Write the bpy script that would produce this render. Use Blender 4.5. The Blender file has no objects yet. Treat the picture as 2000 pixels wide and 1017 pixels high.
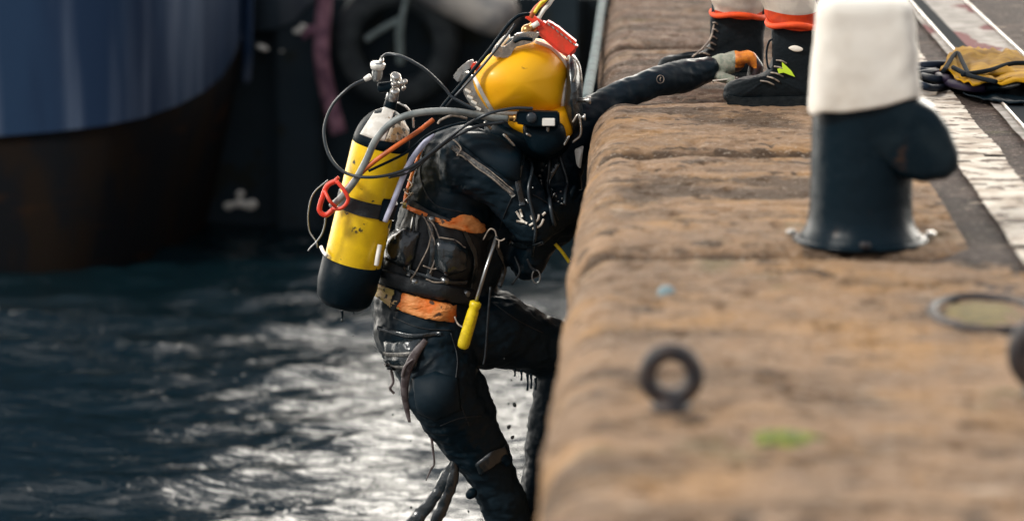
import bpy, bmesh, math, random
from mathutils import Vector, Matrix, noise
from mathutils.bvhtree import BVHTree
random.seed(7)
C = bpy.context.scene.collection
V = Vector
PI = math.pi

# ------------------------------------------------------------------ camera, world, sun, exposure
F = 6000.0                     # focal length in photo pixels (photo is 2000 x 1017)
CAM = V((0.187, 0.0, 1.28))    # quay edge is X=0, quay top is Z=0, quay runs along +Y
PITCH = math.atan(1068.5/6000.0)
YAW = math.atan(270.0/math.hypot(6000, 1068.5))
cd = bpy.data.cameras.new('camera'); cam = bpy.data.objects.new('camera', cd); C.objects.link(cam)
cam.location = CAM
cam.rotation_euler = (PI/2-PITCH, 0, YAW)
cd.sensor_width = 36; cd.lens = 36*F/2000.0; cd.clip_end = 500; cd.clip_start = 0.1
cd.dof.use_dof = True; cd.dof.focus_distance = 10.15; cd.dof.aperture_fstop = 1.9
bpy.context.scene.camera = cam
bpy.context.view_layer.update()
CM = Matrix.Translation(CAM) @ cam.rotation_euler.to_matrix().to_4x4()
CR = CM.to_3x3()

def ray(px, py):
    return (CR @ V(((px-1000)/F, -(py-508.5)/F, -1.0)))
def P(px, py, Y):
    """the world point in the plane y=Y seen at photo pixel px,py"""
    d = ray(px, py); return CAM + d*((Y-CAM.y)/d.y)
def G(px, py, z=0.0):
    d = ray(px, py); return CAM + d*((z-CAM.z)/d.z)
def S(Y):                       # metres per photo pixel at distance Y
    return Y/F

W = bpy.data.worlds.new("World"); bpy.context.scene.world = W; W.use_nodes = True
SUN_EL = math.radians(40); SUN_AZ_FROM = math.radians(234)      # compass bearing (from +Y clockwise) the sun stands at
nt = W.node_tree; nt.nodes.clear()
wo = nt.nodes.new('ShaderNodeOutputWorld'); bg = nt.nodes.new('ShaderNodeBackground')
sky = nt.nodes.new('ShaderNodeTexSky'); sky.sky_type = 'NISHITA'; sky.sun_disc = False
sky.sun_elevation = SUN_EL; sky.sun_rotation = SUN_AZ_FROM; sky.dust_density = 2.0; sky.air_density = 1.2
tc = nt.nodes.new('ShaderNodeTexCoord'); mp = nt.nodes.new('ShaderNodeMapping'); mp.inputs['Scale'].default_value = (1.4, 1.4, 4.5)
mp.inputs['Location'].default_value = (0.4, 0.1, 0.35)
cn = nt.nodes.new('ShaderNodeTexNoise'); cn.inputs['Scale'].default_value = 1.6; cn.inputs['Detail'].default_value = 6
cr = nt.nodes.new('ShaderNodeValToRGB'); cr.color_ramp.elements[0].position = .34; cr.color_ramp.elements[1].position = .52
mx = nt.nodes.new('ShaderNodeMix'); mx.data_type = 'RGBA'
mx.inputs['B'].default_value = (7.0, 7.0, 7.2, 1)            # sunlit cream cloud
L = nt.links.new
sx_ = nt.nodes.new('ShaderNodeSeparateXYZ'); L_ = nt.links.new; L_(tc.outputs['Generated'], sx_.inputs[0])
hr = nt.nodes.new('ShaderNodeMapRange'); hr.interpolation_type = 'SMOOTHSTEP'; hr.inputs['From Min'].default_value = .30; hr.inputs['From Max'].default_value = .80
hr.inputs['To Min'].default_value = 1; hr.inputs['To Max'].default_value = 0; L_(sx_.outputs['Z'], hr.inputs['Value'])
yr = nt.nodes.new('ShaderNodeMapRange'); yr.inputs['From Min'].default_value = .0; yr.inputs['From Max'].default_value = .8; yr.interpolation_type = 'SMOOTHSTEP'; L_(sx_.outputs['Y'], yr.inputs['Value'])
hm = nt.nodes.new('ShaderNodeMath'); hm.operation = 'MULTIPLY'; L_(hr.outputs[0], hm.inputs[0]); L_(yr.outputs[0], hm.inputs[1])
mx2 = nt.nodes.new('ShaderNodeMix'); mx2.data_type = 'RGBA'; mx2.inputs['B'].default_value = (84.0, 79.0, 71.0, 1)   # bright cloud bank low beyond the harbour
L(tc.outputs['Generated'], mp.inputs['Vector']); L(mp.outputs[0], cn.inputs['Vector']); L(cn.outputs['Fac'], cr.inputs['Fac'])
L(cr.outputs[0], mx.inputs['Factor']); L(sky.outputs[0], mx.inputs['A']); L(mx.outputs['Result'], mx2.inputs['A']); L(hm.outputs[0], mx2.inputs['Factor']); L(mx2.outputs['Result'], bg.inputs['Color'])
bg.inputs['Strength'].default_value = 0.085; L(bg.outputs[0], wo.inputs[0])

sd = bpy.data.lights.new('sun', 'SUN'); so = bpy.data.objects.new('sun', sd); C.objects.link(so)
sd.energy = 2.7; sd.angle = math.radians(11.0); sd.color = (1.0, .965, .90)
sv = V((math.sin(SUN_AZ_FROM)*math.cos(SUN_EL), math.cos(SUN_AZ_FROM)*math.cos(SUN_EL), math.sin(SUN_EL)))
so.rotation_euler = sv.to_track_quat('Z', 'Y').to_euler(); so.location = (-3, -4, 6)
vs = bpy.context.scene.view_settings
vs.view_transform = 'Standard'; vs.look = 'None'; vs.exposure = 0.15; vs.gamma = 1.0; vs.use_curve_mapping = False
bpy.context.scene.cycles.max_bounces = 6

# ------------------------------------------------------------------ materials
MATS = {}
def mat(name, col, rough=.6, metal=0., col2=None, scale=8., detail=4., stretch=(1,1,1), lo=.4, hi=.6, bump=0., bscale=None,
        bstretch=None, spec=.5, coat=0., col3=None, scale3=3., lo3=.55, hi3=.65, stretch3=None, rvar=0., sheen=0.):
    if name in MATS: return MATS[name]
    m = bpy.data.materials.new(name); m.use_nodes = True; n = m.node_tree.nodes; k = m.node_tree.links.new
    b = n['Principled BSDF']; b.inputs['Base Color'].default_value = (*col, 1); b.inputs['Roughness'].default_value = rough
    b.inputs['Metallic'].default_value = metal; b.inputs['Specular IOR Level'].default_value = spec
    b.inputs['Coat Weight'].default_value = coat; b.inputs['Coat Roughness'].default_value = .12
    if sheen: b.inputs['Sheen Weight'].default_value = sheen
    tc = n.new('ShaderNodeTexCoord')
    def nz(sc, st, det=4., rgh=.55):
        mp = n.new('ShaderNodeMapping'); mp.inputs['Scale'].default_value = st; k(tc.outputs['Object'], mp.inputs['Vector'])
        t = n.new('ShaderNodeTexNoise'); t.inputs['Scale'].default_value = sc; t.inputs['Detail'].default_value = det
        t.inputs['Roughness'].default_value = rgh
        k(mp.outputs[0], t.inputs['Vector']); return t.outputs['Fac']
    def ramp(f, lo, hi):
        r = n.new('ShaderNodeMapRange'); r.interpolation_type = 'SMOOTHSTEP'; r.inputs['From Min'].default_value = lo; r.inputs['From Max'].default_value = hi
        k(f, r.inputs['Value']); return r.outputs[0]
    out = None
    if col2:
        f = ramp(nz(scale, stretch, detail), lo, hi)
        mm = n.new('ShaderNodeMix'); mm.data_type = 'RGBA'; k(f, mm.inputs['Factor'])
        mm.inputs['A'].default_value = (*col, 1); mm.inputs['B'].default_value = (*col2, 1); out = mm.outputs['Result']
        if rvar:
            r = n.new('ShaderNodeMapRange'); r.inputs['To Min'].default_value = rough; r.inputs['To Max'].default_value = rough+rvar
            k(f, r.inputs['Value']); k(r.outputs[0], b.inputs['Roughness'])
    if col3:
        f = ramp(nz(scale3, stretch3 or stretch, 5.), lo3, hi3)
        mm = n.new('ShaderNodeMix'); mm.data_type = 'RGBA'; k(f, mm.inputs['Factor'])
        if out: k(out, mm.inputs['A'])
        else: mm.inputs['A'].default_value = (*col, 1)
        mm.inputs['B'].default_value = (*col3, 1); out = mm.outputs['Result']
    if out: k(out, b.inputs['Base Color'])
    if bump:
        bp = n.new('ShaderNodeBump'); bp.inputs['Strength'].default_value = 1.0; bp.inputs['Distance'].default_value = bump
        k(nz(bscale or scale, bstretch or (1,1,1), 5.), bp.inputs['Height']); k(bp.outputs[0], b.inputs['Normal'])
    MATS[name] = m; return m

M_suit = mat('wet_rubber_suit', (.0030,.0115,.019), .33, col2=(.004,.012,.019), scale=6, bump=.004, bscale=9, bstretch=(1,1,1.6), rvar=.3, spec=.17)
M_vest = mat('black_webbing', (.004,.008,.012), .55, col2=(.010,.014,.018), scale=30, bump=.003, bscale=60)
M_black = mat('black_rubber', (.002,.008,.013), .45, spec=.08, bump=.002, bscale=30)
M_hose = mat('black_hose', (.018,.026,.033), .28, spec=.5)
M_dryh = mat('yellow_helmet_shell', (.98,.50,.003), .48, col2=(.96,.45,.002), scale=5, coat=.08, spec=.4, col3=(.42,.2,.01), scale3=26, lo3=.70, hi3=.78)
M_tank = mat('yellow_tank_paint', (.86,.57,.004), .38, col2=(.72,.46,.004), scale=12, col3=(.05,.045,.02), scale3=20, lo3=.625, hi3=.66, coat=.15)
M_chrome = mat('chrome', (.62,.60,.56), .22, 1.0, col2=(.36,.35,.33), scale=40, rvar=.25)
M_whitep = mat('off_white_paint', (.80,.78,.72), .4, col2=(.52,.50,.45), scale=40, lo=.5, hi=.7)
M_grey = mat('grey_hose', (.25,.27,.26), .45, col2=(.13,.15,.15), scale=14)
M_orange = mat('orange_hose', (.62,.12,.015), .45, col2=(.40,.09,.02), scale=20)
M_red = mat('red_plastic', (.80,.045,.018), .42, col2=(.62,.05,.02), scale=30, col3=(.5,.25,.15), scale3=60, lo3=.66, hi3=.74)
M_lav = mat('pale_lavender_hose', (.55,.57,.72), .5, col2=(.40,.42,.55), scale=20)
M_orfab = mat('orange_webbing', (.74,.17,.02), .6, col2=(.76,.30,.09), scale=14, col3=(.10,.05,.03), scale3=24, lo3=.62, hi3=.68, bump=.016, bscale=16, bstretch=(1,1,2.2))
M_tan = mat('tan_webbing', (.55,.40,.12), .7, col2=(.62,.42,.2), scale=20, col3=(.03,.03,.03), scale3=45, lo3=.58, hi3=.62)
M_cord = mat('pale_cord', (.40,.33,.26), .6, col2=(.18,.15,.13), scale=60)
M_zip = mat('grey_zip', (.20,.19,.17), .45, col2=(.07,.07,.07), scale=120, metal=.3)
M_steel = mat('steel', (.35,.36,.36), .3, .9)
M_ytool = mat('yellow_plastic', (.80,.60,.008), .38, col2=(.62,.45,.01), scale=60)
M_glint = mat('wet_vinyl', (.008,.014,.018), .20, spec=.9, bump=.005, bscale=30)
M_greengl = mat('grey_green_knit', (.20,.23,.18), .8, col2=(.30,.31,.25), scale=60, bump=.002, bscale=200)
M_orgl = mat('orange_latex', (.72,.24,.02), .5, col2=(.5,.14,.02), scale=50)
M_dkgl = mat('dark_maroon_latex', (.05,.02,.02), .4, col2=(.02,.018,.02), scale=50)
M_drop = mat('dark_water_drop', (.03,.035,.035), .08, spec=.6)
M_iron = mat('black_painted_iron', (.003,.010,.016), .26, col2=(.011,.020,.026), scale=6, lo=.50, hi=.70, col3=(.045,.026,.018), scale3=9, lo3=.62, hi3=.72, bump=.003, bscale=26, spec=.12, rvar=.25)
M_rust = mat('dark_rusted_iron', (.010,.010,.014), .6, col2=(.028,.017,.014), scale=30, bump=.002, bscale=60)
M_cloth = mat('cream_canvas', (.74,.70,.63), .95, col2=(.56,.50,.42), scale=5, lo=.45, hi=.75, bump=.0025, bscale=240, sheen=.2)
M_boot = mat('black_boot_leather', (.003,.007,.010), .5, col2=(.005,.009,.012), scale=30, spec=.2, bump=.003, bscale=50)
M_sole = mat('boot_rubber', (.004,.007,.009), .7, col2=(.010,.013,.014), scale=40, spec=.2, bump=.004, bscale=50)
M_hiv = mat('orange_hi_vis', (.85,.085,.008), .7, col2=(.70,.06,.008), scale=25, bump=.004, bscale=14)
M_refl = mat('reflective_tape', (.86,.80,.70), .6, col2=(.70,.64,.56), scale=18, bump=.002, bscale=30)
M_lime = mat('lime_tag', (.62,.85,.04), .6)
M_skin = mat('skin', (.45,.26,.18), .5)
M_tyre = mat('old_tyre_rubber', (.016,.024,.028), .7, col2=(.035,.045,.048), scale=10, bump=.01, bscale=12)
M_rope = mat('faded_pink_rope', (.34,.17,.22), .9, col2=(.17,.08,.12), scale=12, bump=.01, bscale=60)
M_prope = mat('pale_rope', (.27,.33,.32), .9, col2=(.17,.22,.21), scale=20, bump=.01, bscale=60)
M_mustard = mat('mustard_tarpaulin', (.36,.19,.002), .9, col2=(.22,.11,.002), scale=9, spec=.15, bump=.01, bscale=9)
M_moss = mat('moss', (.17,.19,.008), .95, col2=(.05,.075,.006), scale=40, bump=.006, bscale=100)
M_lint = mat('line_paint', (.56,.51,.44), .9, col2=(.36,.30,.24), scale=10, col3=(.10,.07,.05), scale3=14, lo3=.53, hi3=.60, bump=.003, bscale=60, stretch=(1,1,1))
M_rail = mat('polished_rail', (.42,.42,.40), .35, .8, col2=(.2,.16,.13), scale=20)
M_dark = mat('dark_slot', (.010,.014,.018), .9, spec=.03)
M_conc = mat('pale_concrete', (.20,.18,.16), .9, col2=(.33,.30,.27), scale=14, col3=(.11,.012,.014), scale3=1.3, lo3=.55, hi3=.60, bump=.003, bscale=40, stretch3=(3,.9,1))
M_hull = mat('blue_hull_paint', (.008,.024,.060), .75, col2=(.012,.034,.078), spec=.2, scale=1.5, stretch=(1.5,1.5,.2), col3=(.10,.13,.19), scale3=.9, lo3=.50, hi3=.70, stretch3=(3.4,3.4,.14))
M_hull2 = mat('grey_blue_hull_paint', (.06,.09,.12), .55, col2=(.11,.14,.17), scale=2, stretch=(3,3,.25))
M_anti = mat('rusty_antifouling', (.008,.009,.011), .9, col2=(.016,.011,.008), scale=2, stretch=(2,2,.6), spec=.1, col3=(.032,.016,.008), scale3=1.6, lo3=.60, hi3=.70, stretch3=(.8,.8,3.5))
M_wall = mat('wet_dark_wall', (.007,.020,.030), .85, col2=(.009,.020,.028), scale=1.8, col3=(.008,.012,.009), scale3=3, lo3=.58, hi3=.66, bump=.05, bscale=2)
M_weed = mat('weed_green_rubbing', (.06,.10,.105), .8, col2=(.03,.055,.06), scale=14)

def stone(name, base, alt, dark, warm):
    m = bpy.data.materials.new(name); m.use_nodes = True; n = m.node_tree.nodes; k = m.node_tree.links.new
    b = n['Principled BSDF']; b.inputs['Roughness'].default_value = .88; b.inputs['Specular IOR Level'].default_value = .12
    tc = n.new('ShaderNodeTexCoord')
    def nz(sc, st, det=6., off=0., rg=.6):
        mp = n.new('ShaderNodeMapping'); mp.inputs['Scale'].default_value = st; mp.inputs['Location'].default_value = (off, off, 0)
        k(tc.outputs['Object'], mp.inputs['Vector'])
        t = n.new('ShaderNodeTexNoise'); t.inputs['Scale'].default_value = sc; t.inputs['Detail'].default_value = det; t.inputs['Roughness'].default_value = rg
        k(mp.outputs[0], t.inputs['Vector']); return t.outputs['Fac']
    def mixc(a, c, f, lo, hi, amt=1.0):
        r = n.new('ShaderNodeMapRange'); r.inputs['From Min'].default_value = lo; r.inputs['From Max'].default_value = hi; r.inputs['To Max'].default_value = amt
        k(f, r.inputs['Value']); mm = n.new('ShaderNodeMix'); mm.data_type = 'RGBA'; k(r.outputs[0], mm.inputs['Factor'])
        if isinstance(a, tuple): mm.inputs['A'].default_value = (*a, 1)
        else: k(a, mm.inputs['A'])
        mm.inputs['B'].default_value = (*c, 1); return mm.outputs['Result']
    o = mixc(base, alt, nz(2.2, (1.2, 1.0, 1), 6), .40, .60)
    o = mixc(o, warm, nz(3.0, (.8, 1.0, 1), 5, 7.), .50, .64, .85)
    o = mixc(o, dark, nz(4.0, (.7, 1.6, 1), 8, 3., .68), .53, .66, .85)
    o = mixc(o, dark, nz(1.6, (.6, 1.5, 1), 8, 31., .72), .54, .66, .75)
    o = mixc(o, (.05,.035,.025), nz(22.0, (.6, 1, 1), 3, 11., .6), .62, .70, .8)
    o = mixc(o, (.50,.41,.32), nz(14.0, (.5, 1, 1), 4, 5., .65), .60, .72, .55)
    o = mixc(o, (.10,.10,.045), nz(2.6, (.8, .8, 1), 6, 21., .65), .61, .70, .6)
    an = n.new('ShaderNodeAttribute'); an.attribute_name = 'dirt_shade'  # per-vertex darkening: dirt streaks and joints, with pit shade painted in
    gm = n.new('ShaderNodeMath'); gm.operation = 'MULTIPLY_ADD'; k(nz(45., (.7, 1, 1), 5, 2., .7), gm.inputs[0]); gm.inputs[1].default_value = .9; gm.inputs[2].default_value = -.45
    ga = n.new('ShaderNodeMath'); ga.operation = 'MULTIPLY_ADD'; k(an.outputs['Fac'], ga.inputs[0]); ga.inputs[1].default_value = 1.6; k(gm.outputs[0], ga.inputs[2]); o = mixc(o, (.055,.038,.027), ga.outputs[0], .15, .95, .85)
    sp_ = nz(90., (.7, 1, 1), 4, 9., .75); o = mixc(o, (.50,.42,.34), sp_, .57, .66, .5)
    k(o, b.inputs['Base Color'])
    bp = n.new('ShaderNodeBump'); bp.inputs['Distance'].default_value = .014; bp.inputs['Strength'].default_value = 1
    k(nz(30., (1,1,1), 6), bp.inputs['Height']); k(bp.outputs[0], b.inputs['Normal'])
    return m
M_stone = stone('warm_sandstone', (.270,.172,.104), (.195,.130,.086), (.070,.046,.030), (.32,.185,.085))
M_stone_far = stone('pinkish_sandstone', (.160,.104,.074), (.120,.080,.060), (.050,.036,.030), (.21,.135,.078))
M_deck = stone('dark_brown_asphalt', (.038,.029,.026), (.060,.045,.040), (.013,.011,.011), (.08,.057,.048))

# ------------------------------------------------------------------ helpers
def obj(name, me, m=None, parent=None, smooth=True):
    if isinstance(me, bmesh.types.BMesh):
        bm = me; me = bpy.data.meshes.new(name); bm.normal_update(); bm.to_mesh(me); bm.free()
    o = bpy.data.objects.new(name, me); C.objects.link(o)
    if m is not None and not me.materials:
        for x in (m if isinstance(m, list) else [m]): me.materials.append(x)
    if smooth:
        for p in me.polygons: p.use_smooth = True
    if parent is not None:
        o.parent = parent; o.matrix_parent_inverse = Matrix.Translation(parent.location).inverted()
    return o
def tag(o, label=None, cat=None, group=None, kind=None):
    if label: o['label'] = label
    if cat: o['category'] = cat
    if group: o['group'] = group
    if kind: o['kind'] = kind
    return o
def thing(name, loc, label, cat, group=None):
    o = bpy.data.objects.new(name, None); C.objects.link(o); o.location = loc; o.empty_display_size = .1
    return tag(o, label, cat, group)
def sharp(o, ang=40):
    me = o.data
    bm = bmesh.new(); bm.from_mesh(me)
    for e in bm.edges:
        if len(e.link_faces) == 2 and e.calc_face_angle(0) > math.radians(ang): e.smooth = False
    bm.to_mesh(me); bm.free(); return o
def smoothpts(pts, n=8):
    pts = [V(p) for p in pts]
    if len(pts) < 3: return pts
    q = [pts[0]*2-pts[1]] + pts + [pts[-1]*2-pts[-2]]; out = []
    for i in range(1, len(q)-2):
        a, b, c, d = q[i-1:i+3]
        for j in range(n):
            t = j/n
            out.append(.5*((2*b)+(c-a)*t+(2*a-5*b+4*c-d)*t*t+(3*b-a-3*c+d)*t**3))
    out.append(pts[-1]); return out
def add_tube(bm, pts, r, seg=10, flat=1.0, up=None, smooth=8, caps=True):
    pts = smoothpts(pts, smooth) if smooth else [V(p) for p in pts]
    n = len(pts); rs = r if isinstance(r, (list, tuple)) else [r]*2
    t0 = (pts[1]-pts[0]).normalized(); u = (up or (V((0,0,1)) if abs(t0.z) < .9 else V((0,1,0)))); rings = []
    for i, p in enumerate(pts):
        t = (pts[min(i+1,n-1)]-pts[max(i-1,0)])
        if t.length < 1e-9: t = t0
        t.normalize(); u = (up or u); u = (u-t*u.dot(t))
        if u.length < 1e-6: u = t.orthogonal()
        u.normalize(); w = t.cross(u)
        f = i/(n-1)*(len(rs)-1); a = int(min(f, len(rs)-2)); rr = rs[a]+(rs[a+1]-rs[a])*(f-a)
        rings.append([bm.verts.new(p+(u*math.cos(2*PI*j/seg)*flat+w*math.sin(2*PI*j/seg))*rr) for j in range(seg)])
    for i in range(n-1):
        for j in range(seg):
            bm.faces.new((rings[i][j], rings[i][(j+1)%seg], rings[i+1][(j+1)%seg], rings[i+1][j]))
    if caps: bm.faces.new(rings[0][::-1]); bm.faces.new(rings[-1])
    return bm
def tube(pts, r, **k): return add_tube(bmesh.new(), pts, r, **k)
def tubes(*lst):
    bm = bmesh.new()
    for a in lst: add_tube(bm, *a[:2], **(a[2] if len(a) > 2 else {}))
    return bm
def add_lathe(bm, A, B, prof, seg=24):
    """prof: list of (t along A->B in metres, radius)"""
    A, B = V(A), V(B); ax = (B-A).normalized(); u = ax.orthogonal().normalized(); w = ax.cross(u); rings = []
    for t, r in prof:
        rings.append([bm.verts.new(A+ax*t+(u*math.cos(2*PI*j/seg)+w*math.sin(2*PI*j/seg))*max(r, 1e-4)) for j in range(seg)])
    for i in range(len(rings)-1):
        for j in range(seg): bm.faces.new((rings[i][j], rings[i][(j+1)%seg], rings[i+1][(j+1)%seg], rings[i+1][j]))
    bm.faces.new(rings[0][::-1]); bm.faces.new(rings[-1]); return bm
def lathe(A, B, prof, seg=24): return add_lathe(bmesh.new(), A, B, prof, seg)
def add_ball(bm, c, r, sub=2, sc=(1,1,1), rot=None):
    M = Matrix.Translation(V(c)) @ (rot.to_4x4() if rot else Matrix()) @ Matrix.Diagonal((r*sc[0], r*sc[1], r*sc[2], 1))
    bmesh.ops.create_icosphere(bm, subdivisions=sub, radius=1, matrix=M); return bm
def add_box(bm, c, s, rot=None, bevel=0.):
    M = Matrix.Translation(V(c)) @ (rot.to_4x4() if rot else Matrix()) @ Matrix.Diagonal((s[0], s[1], s[2], 1))
    r = bmesh.ops.create_cube(bm, size=1, matrix=M)
    if bevel:
        es = list({e for v in r['verts'] for e in v.link_edges})
        bmesh.ops.bevel(bm, geom=es, offset=bevel, segments=2, affect='EDGES')
    return bm
def add_capsule(bm, a, b, ra, rb, n=5):
    a, b = V(a), V(b); n = min(40, max(n, int((b-a).length/(min(ra, rb)*.22))))
    for i in range(n+1):
        t = i/n; add_ball(bm, a.lerp(b, t), ra+(rb-ra)*t, 3)
def bake(bm, voxel, smooth=6, fac=.5, name='tmp'):
    """one continuous skin round overlapping volumes"""
    me = bpy.data.meshes.new(name); bm.to_mesh(me); bm.free()
    o = bpy.data.objects.new(name, me); C.objects.link(o)
    md = o.modifiers.new('r', 'REMESH'); md.mode = 'VOXEL'; md.voxel_size = voxel
    ms = o.modifiers.new('s', 'SMOOTH'); ms.iterations = smooth; ms.factor = fac
    dg = bpy.context.evaluated_depsgraph_get(); dg.update()
    out = bpy.data.meshes.new_from_object(o.evaluated_get(dg)); bpy.data.objects.remove(o); out.materials.clear(); return out
def wrinkle(me, amp, sc, st=(1,1,1), seed=0., ridged=False):
    me.update()
    nn = [v.normal.copy() for v in me.vertices]
    for v, nrm in zip(me.vertices, nn):
        p = V((v.co.x*st[0], v.co.y*st[1], v.co.z*st[2]))*sc+V((seed,)*3)
        f = noise.fractal(p, .6, 2.1, 4)
        if ridged: f = .35-abs(f)*1.6
        if me.name.startswith('body') and v.co.x > -.02: f *= .7
        v.co += nrm*(f*amp)
    me.update()
def inflate(outline, Y, depth, rings=6, power=.5, n=6, bm=None, tilt=0., curve=True):
    """a closed pillow-like solid with the given outline, 'depth' deep to either side"""
    bm = bm or bmesh.new()
    pts = [P(x, y, Y) for x, y in outline]
    if curve:
        m = len(pts); out = []
        for i in range(m):
            a, b, c, d = pts[(i-1)%m], pts[i], pts[(i+1)%m], pts[(i+2)%m]
            for j in range(n):
                t = j/n; out.append(.5*((2*b)+(c-a)*t+(2*a-5*b+4*c-d)*t*t+(3*b-a-3*c+d)*t**3))
        pts = out
    c = sum(pts, V())/len(pts); L_ = []
    ang = [(-1+2*i/(2*rings)) for i in range(2*rings+1)]
    for a in ang:
        s = math.sin(a*PI/2); k = max(1-abs(s)**(1/power), 0)**power if abs(a) < 1 else 0
        k = max(k, .02)
        L_.append([bm.verts.new(c+(p-c)*k+V((0, s*depth+(p-c).x*k*tilt, 0))) for p in pts])
    for i in range(len(L_)-1):
        for j in range(len(pts)): bm.faces.new((L_[i][j], L_[i][(j+1)%len(pts)], L_[i+1][(j+1)%len(pts)], L_[i+1][j]))
    bm.faces.new(L_[0][::-1]); bm.faces.new(L_[-1]); bmesh.ops.recalc_face_normals(bm, faces=bm.faces); return bm
def plate(outline, Y, th, bevel=.003, tilt=0.):
    bm = bmesh.new(); pts = [P(x, y, Y) for x, y in outline]; c = sum(pts, V())/len(pts)
    a = [bm.verts.new(p+V((0, -th/2+(p-c).x*tilt, 0))) for p in pts]; b = [bm.verts.new(p+V((0, th/2+(p-c).x*tilt, 0))) for p in pts]; n = len(pts)
    bm.faces.new(a); bm.faces.new(b[::-1])
    for i in range(n): bm.faces.new((a[i], b[i], b[(i+1)%n], a[(i+1)%n]))
    bmesh.ops.recalc_face_normals(bm, faces=bm.faces)
    if bevel: bmesh.ops.bevel(bm, geom=list(bm.edges), offset=bevel, segments=2, affect='EDGES')
    return bm
class Skin:
    def __init__(self, *objs):
        self.t = []
        for o in objs:
            me = o.data; mw = o.matrix_world if o.parent is None else Matrix.Translation(V())
            self.t.append(BVHTree.FromPolygons([v.co.copy() for v in me.vertices], [list(p.vertices) for p in me.polygons]))
        self.last = 10.0
    def hit(self, px, py):
        d = ray(px, py).normalized(); best = None
        for t in self.t:
            h = t.ray_cast(CAM, d)
            if h[0] is not None and (best is None or h[3] < best[3]): best = h
        if best: self.last = best[0].y; return best[0], best[1]
        p = P(px, py, self.last); return p, (CAM-p).normalized()
    def line(self, pts, off):
        pp = smoothpts([V((x, y, 0)) for x, y in pts], 5); r = []
        for q in pp:
            h, nn = self.hit(q.x, q.y); r.append(h+nn*off)
        r2 = [r[0]]+[(r[i-1]+r[i]*2+r[i+1])/4 for i in range(1, len(r)-1)]+[r[-1]]
        return r2, [self.hit(q.x, q.y)[1] for q in pp]
    def cord(self, bm, pts, rad, off=None, seg=6):
        r, _ = self.line(pts, rad*.6 if off is None else off); return add_tube(bm, r, rad, seg=seg, smooth=2)
    def strap(self, bm, pts, half, th=.004, off=.003):
        """webbing laid along the body: width 2*half, real thickness"""
        r, nn = self.line(pts, off); n = len(r); prev = None
        for i in range(n):
            t = (r[min(i+1,n-1)]-r[max(i-1,0)]).normalized(); w = nn[i].cross(t)
            w = w.normalized() if w.length > 1e-6 else V((0,0,1)); m = t.cross(w).normalized()
            if m.dot(CAM-r[i]) < 0: m = -m
            q = [bm.verts.new(r[i]+w*a*half+m*b) for a, b in ((-1,-th),(-1,th*.6),(-.8,th),(.8,th),(1,th*.6),(1,-th))]
            if prev:
                for j in range(6): bm.faces.new((prev[j], prev[(j+1)%6], q[(j+1)%6], q[j]))
            else: bm.faces.new(q)
            prev = q
        bm.faces.new(prev[::-1]); return bm
    def patch(self, top, bot, nu=16, nv=6, off=.004, th=.008, puff=0., wr=0., bm=None):
        """cloth panel lying on the body between two pixel polylines"""
        bm = bm or bmesh.new()
        def along(pl, t):
            f = t*(len(pl)-1); i = min(int(f), len(pl)-2); f -= i
            return (pl[i][0]+(pl[i+1][0]-pl[i][0])*f, pl[i][1]+(pl[i+1][1]-pl[i][1])*f)
        fr = []; bk = []
        for j in range(nv+1):
            a = []; b = []
            for i in range(nu+1):
                u, v = i/nu, j/nv; p = along(top, u); q = along(bot, u)
                h, nn = self.hit(p[0]+(q[0]-p[0])*v, p[1]+(q[1]-p[1])*v)
                pf = puff*(max(0, math.sin(PI*u)*math.sin(PI*v))**.5) if puff else 0
                wv = wr*noise.noise(V((u*5, v*3, top[0][0]*.1)))
                a.append(h+nn*(off+pf+wv)); b.append(h+nn*(off-th))
            fr.append(a); bk.append(b)
        for _ in range(1):
            g = [[x.copy() for x in r] for r in fr]
            for j in range(1, nv):
                for i in range(1, nu): fr[j][i] = (g[j][i]*2+g[j-1][i]+g[j+1][i]+g[j][i-1]+g[j][i+1])/6
        A = [[bm.verts.new(x) for x in r] for r in fr]; B = [[bm.verts.new(x) for x in r] for r in bk]
        for j in range(nv):
            for i in range(nu):
                bm.faces.new((A[j][i], A[j+1][i], A[j+1][i+1], A[j][i+1])); bm.faces.new((B[j][i], B[j][i+1], B[j+1][i+1], B[j+1][i]))
        for i in range(nu):
            bm.faces.new((A[0][i], A[0][i+1], B[0][i+1], B[0][i])); bm.faces.new((A[nv][i+1], A[nv][i], B[nv][i], B[nv][i+1]))
        for j in range(nv):
            bm.faces.new((A[j+1][0], A[j][0], B[j][0], B[j+1][0])); bm.faces.new((A[j][nu], A[j+1][nu], B[j+1][nu], B[j][nu]))
        bmesh.ops.recalc_face_normals(bm, faces=bm.faces); return bm

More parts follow.
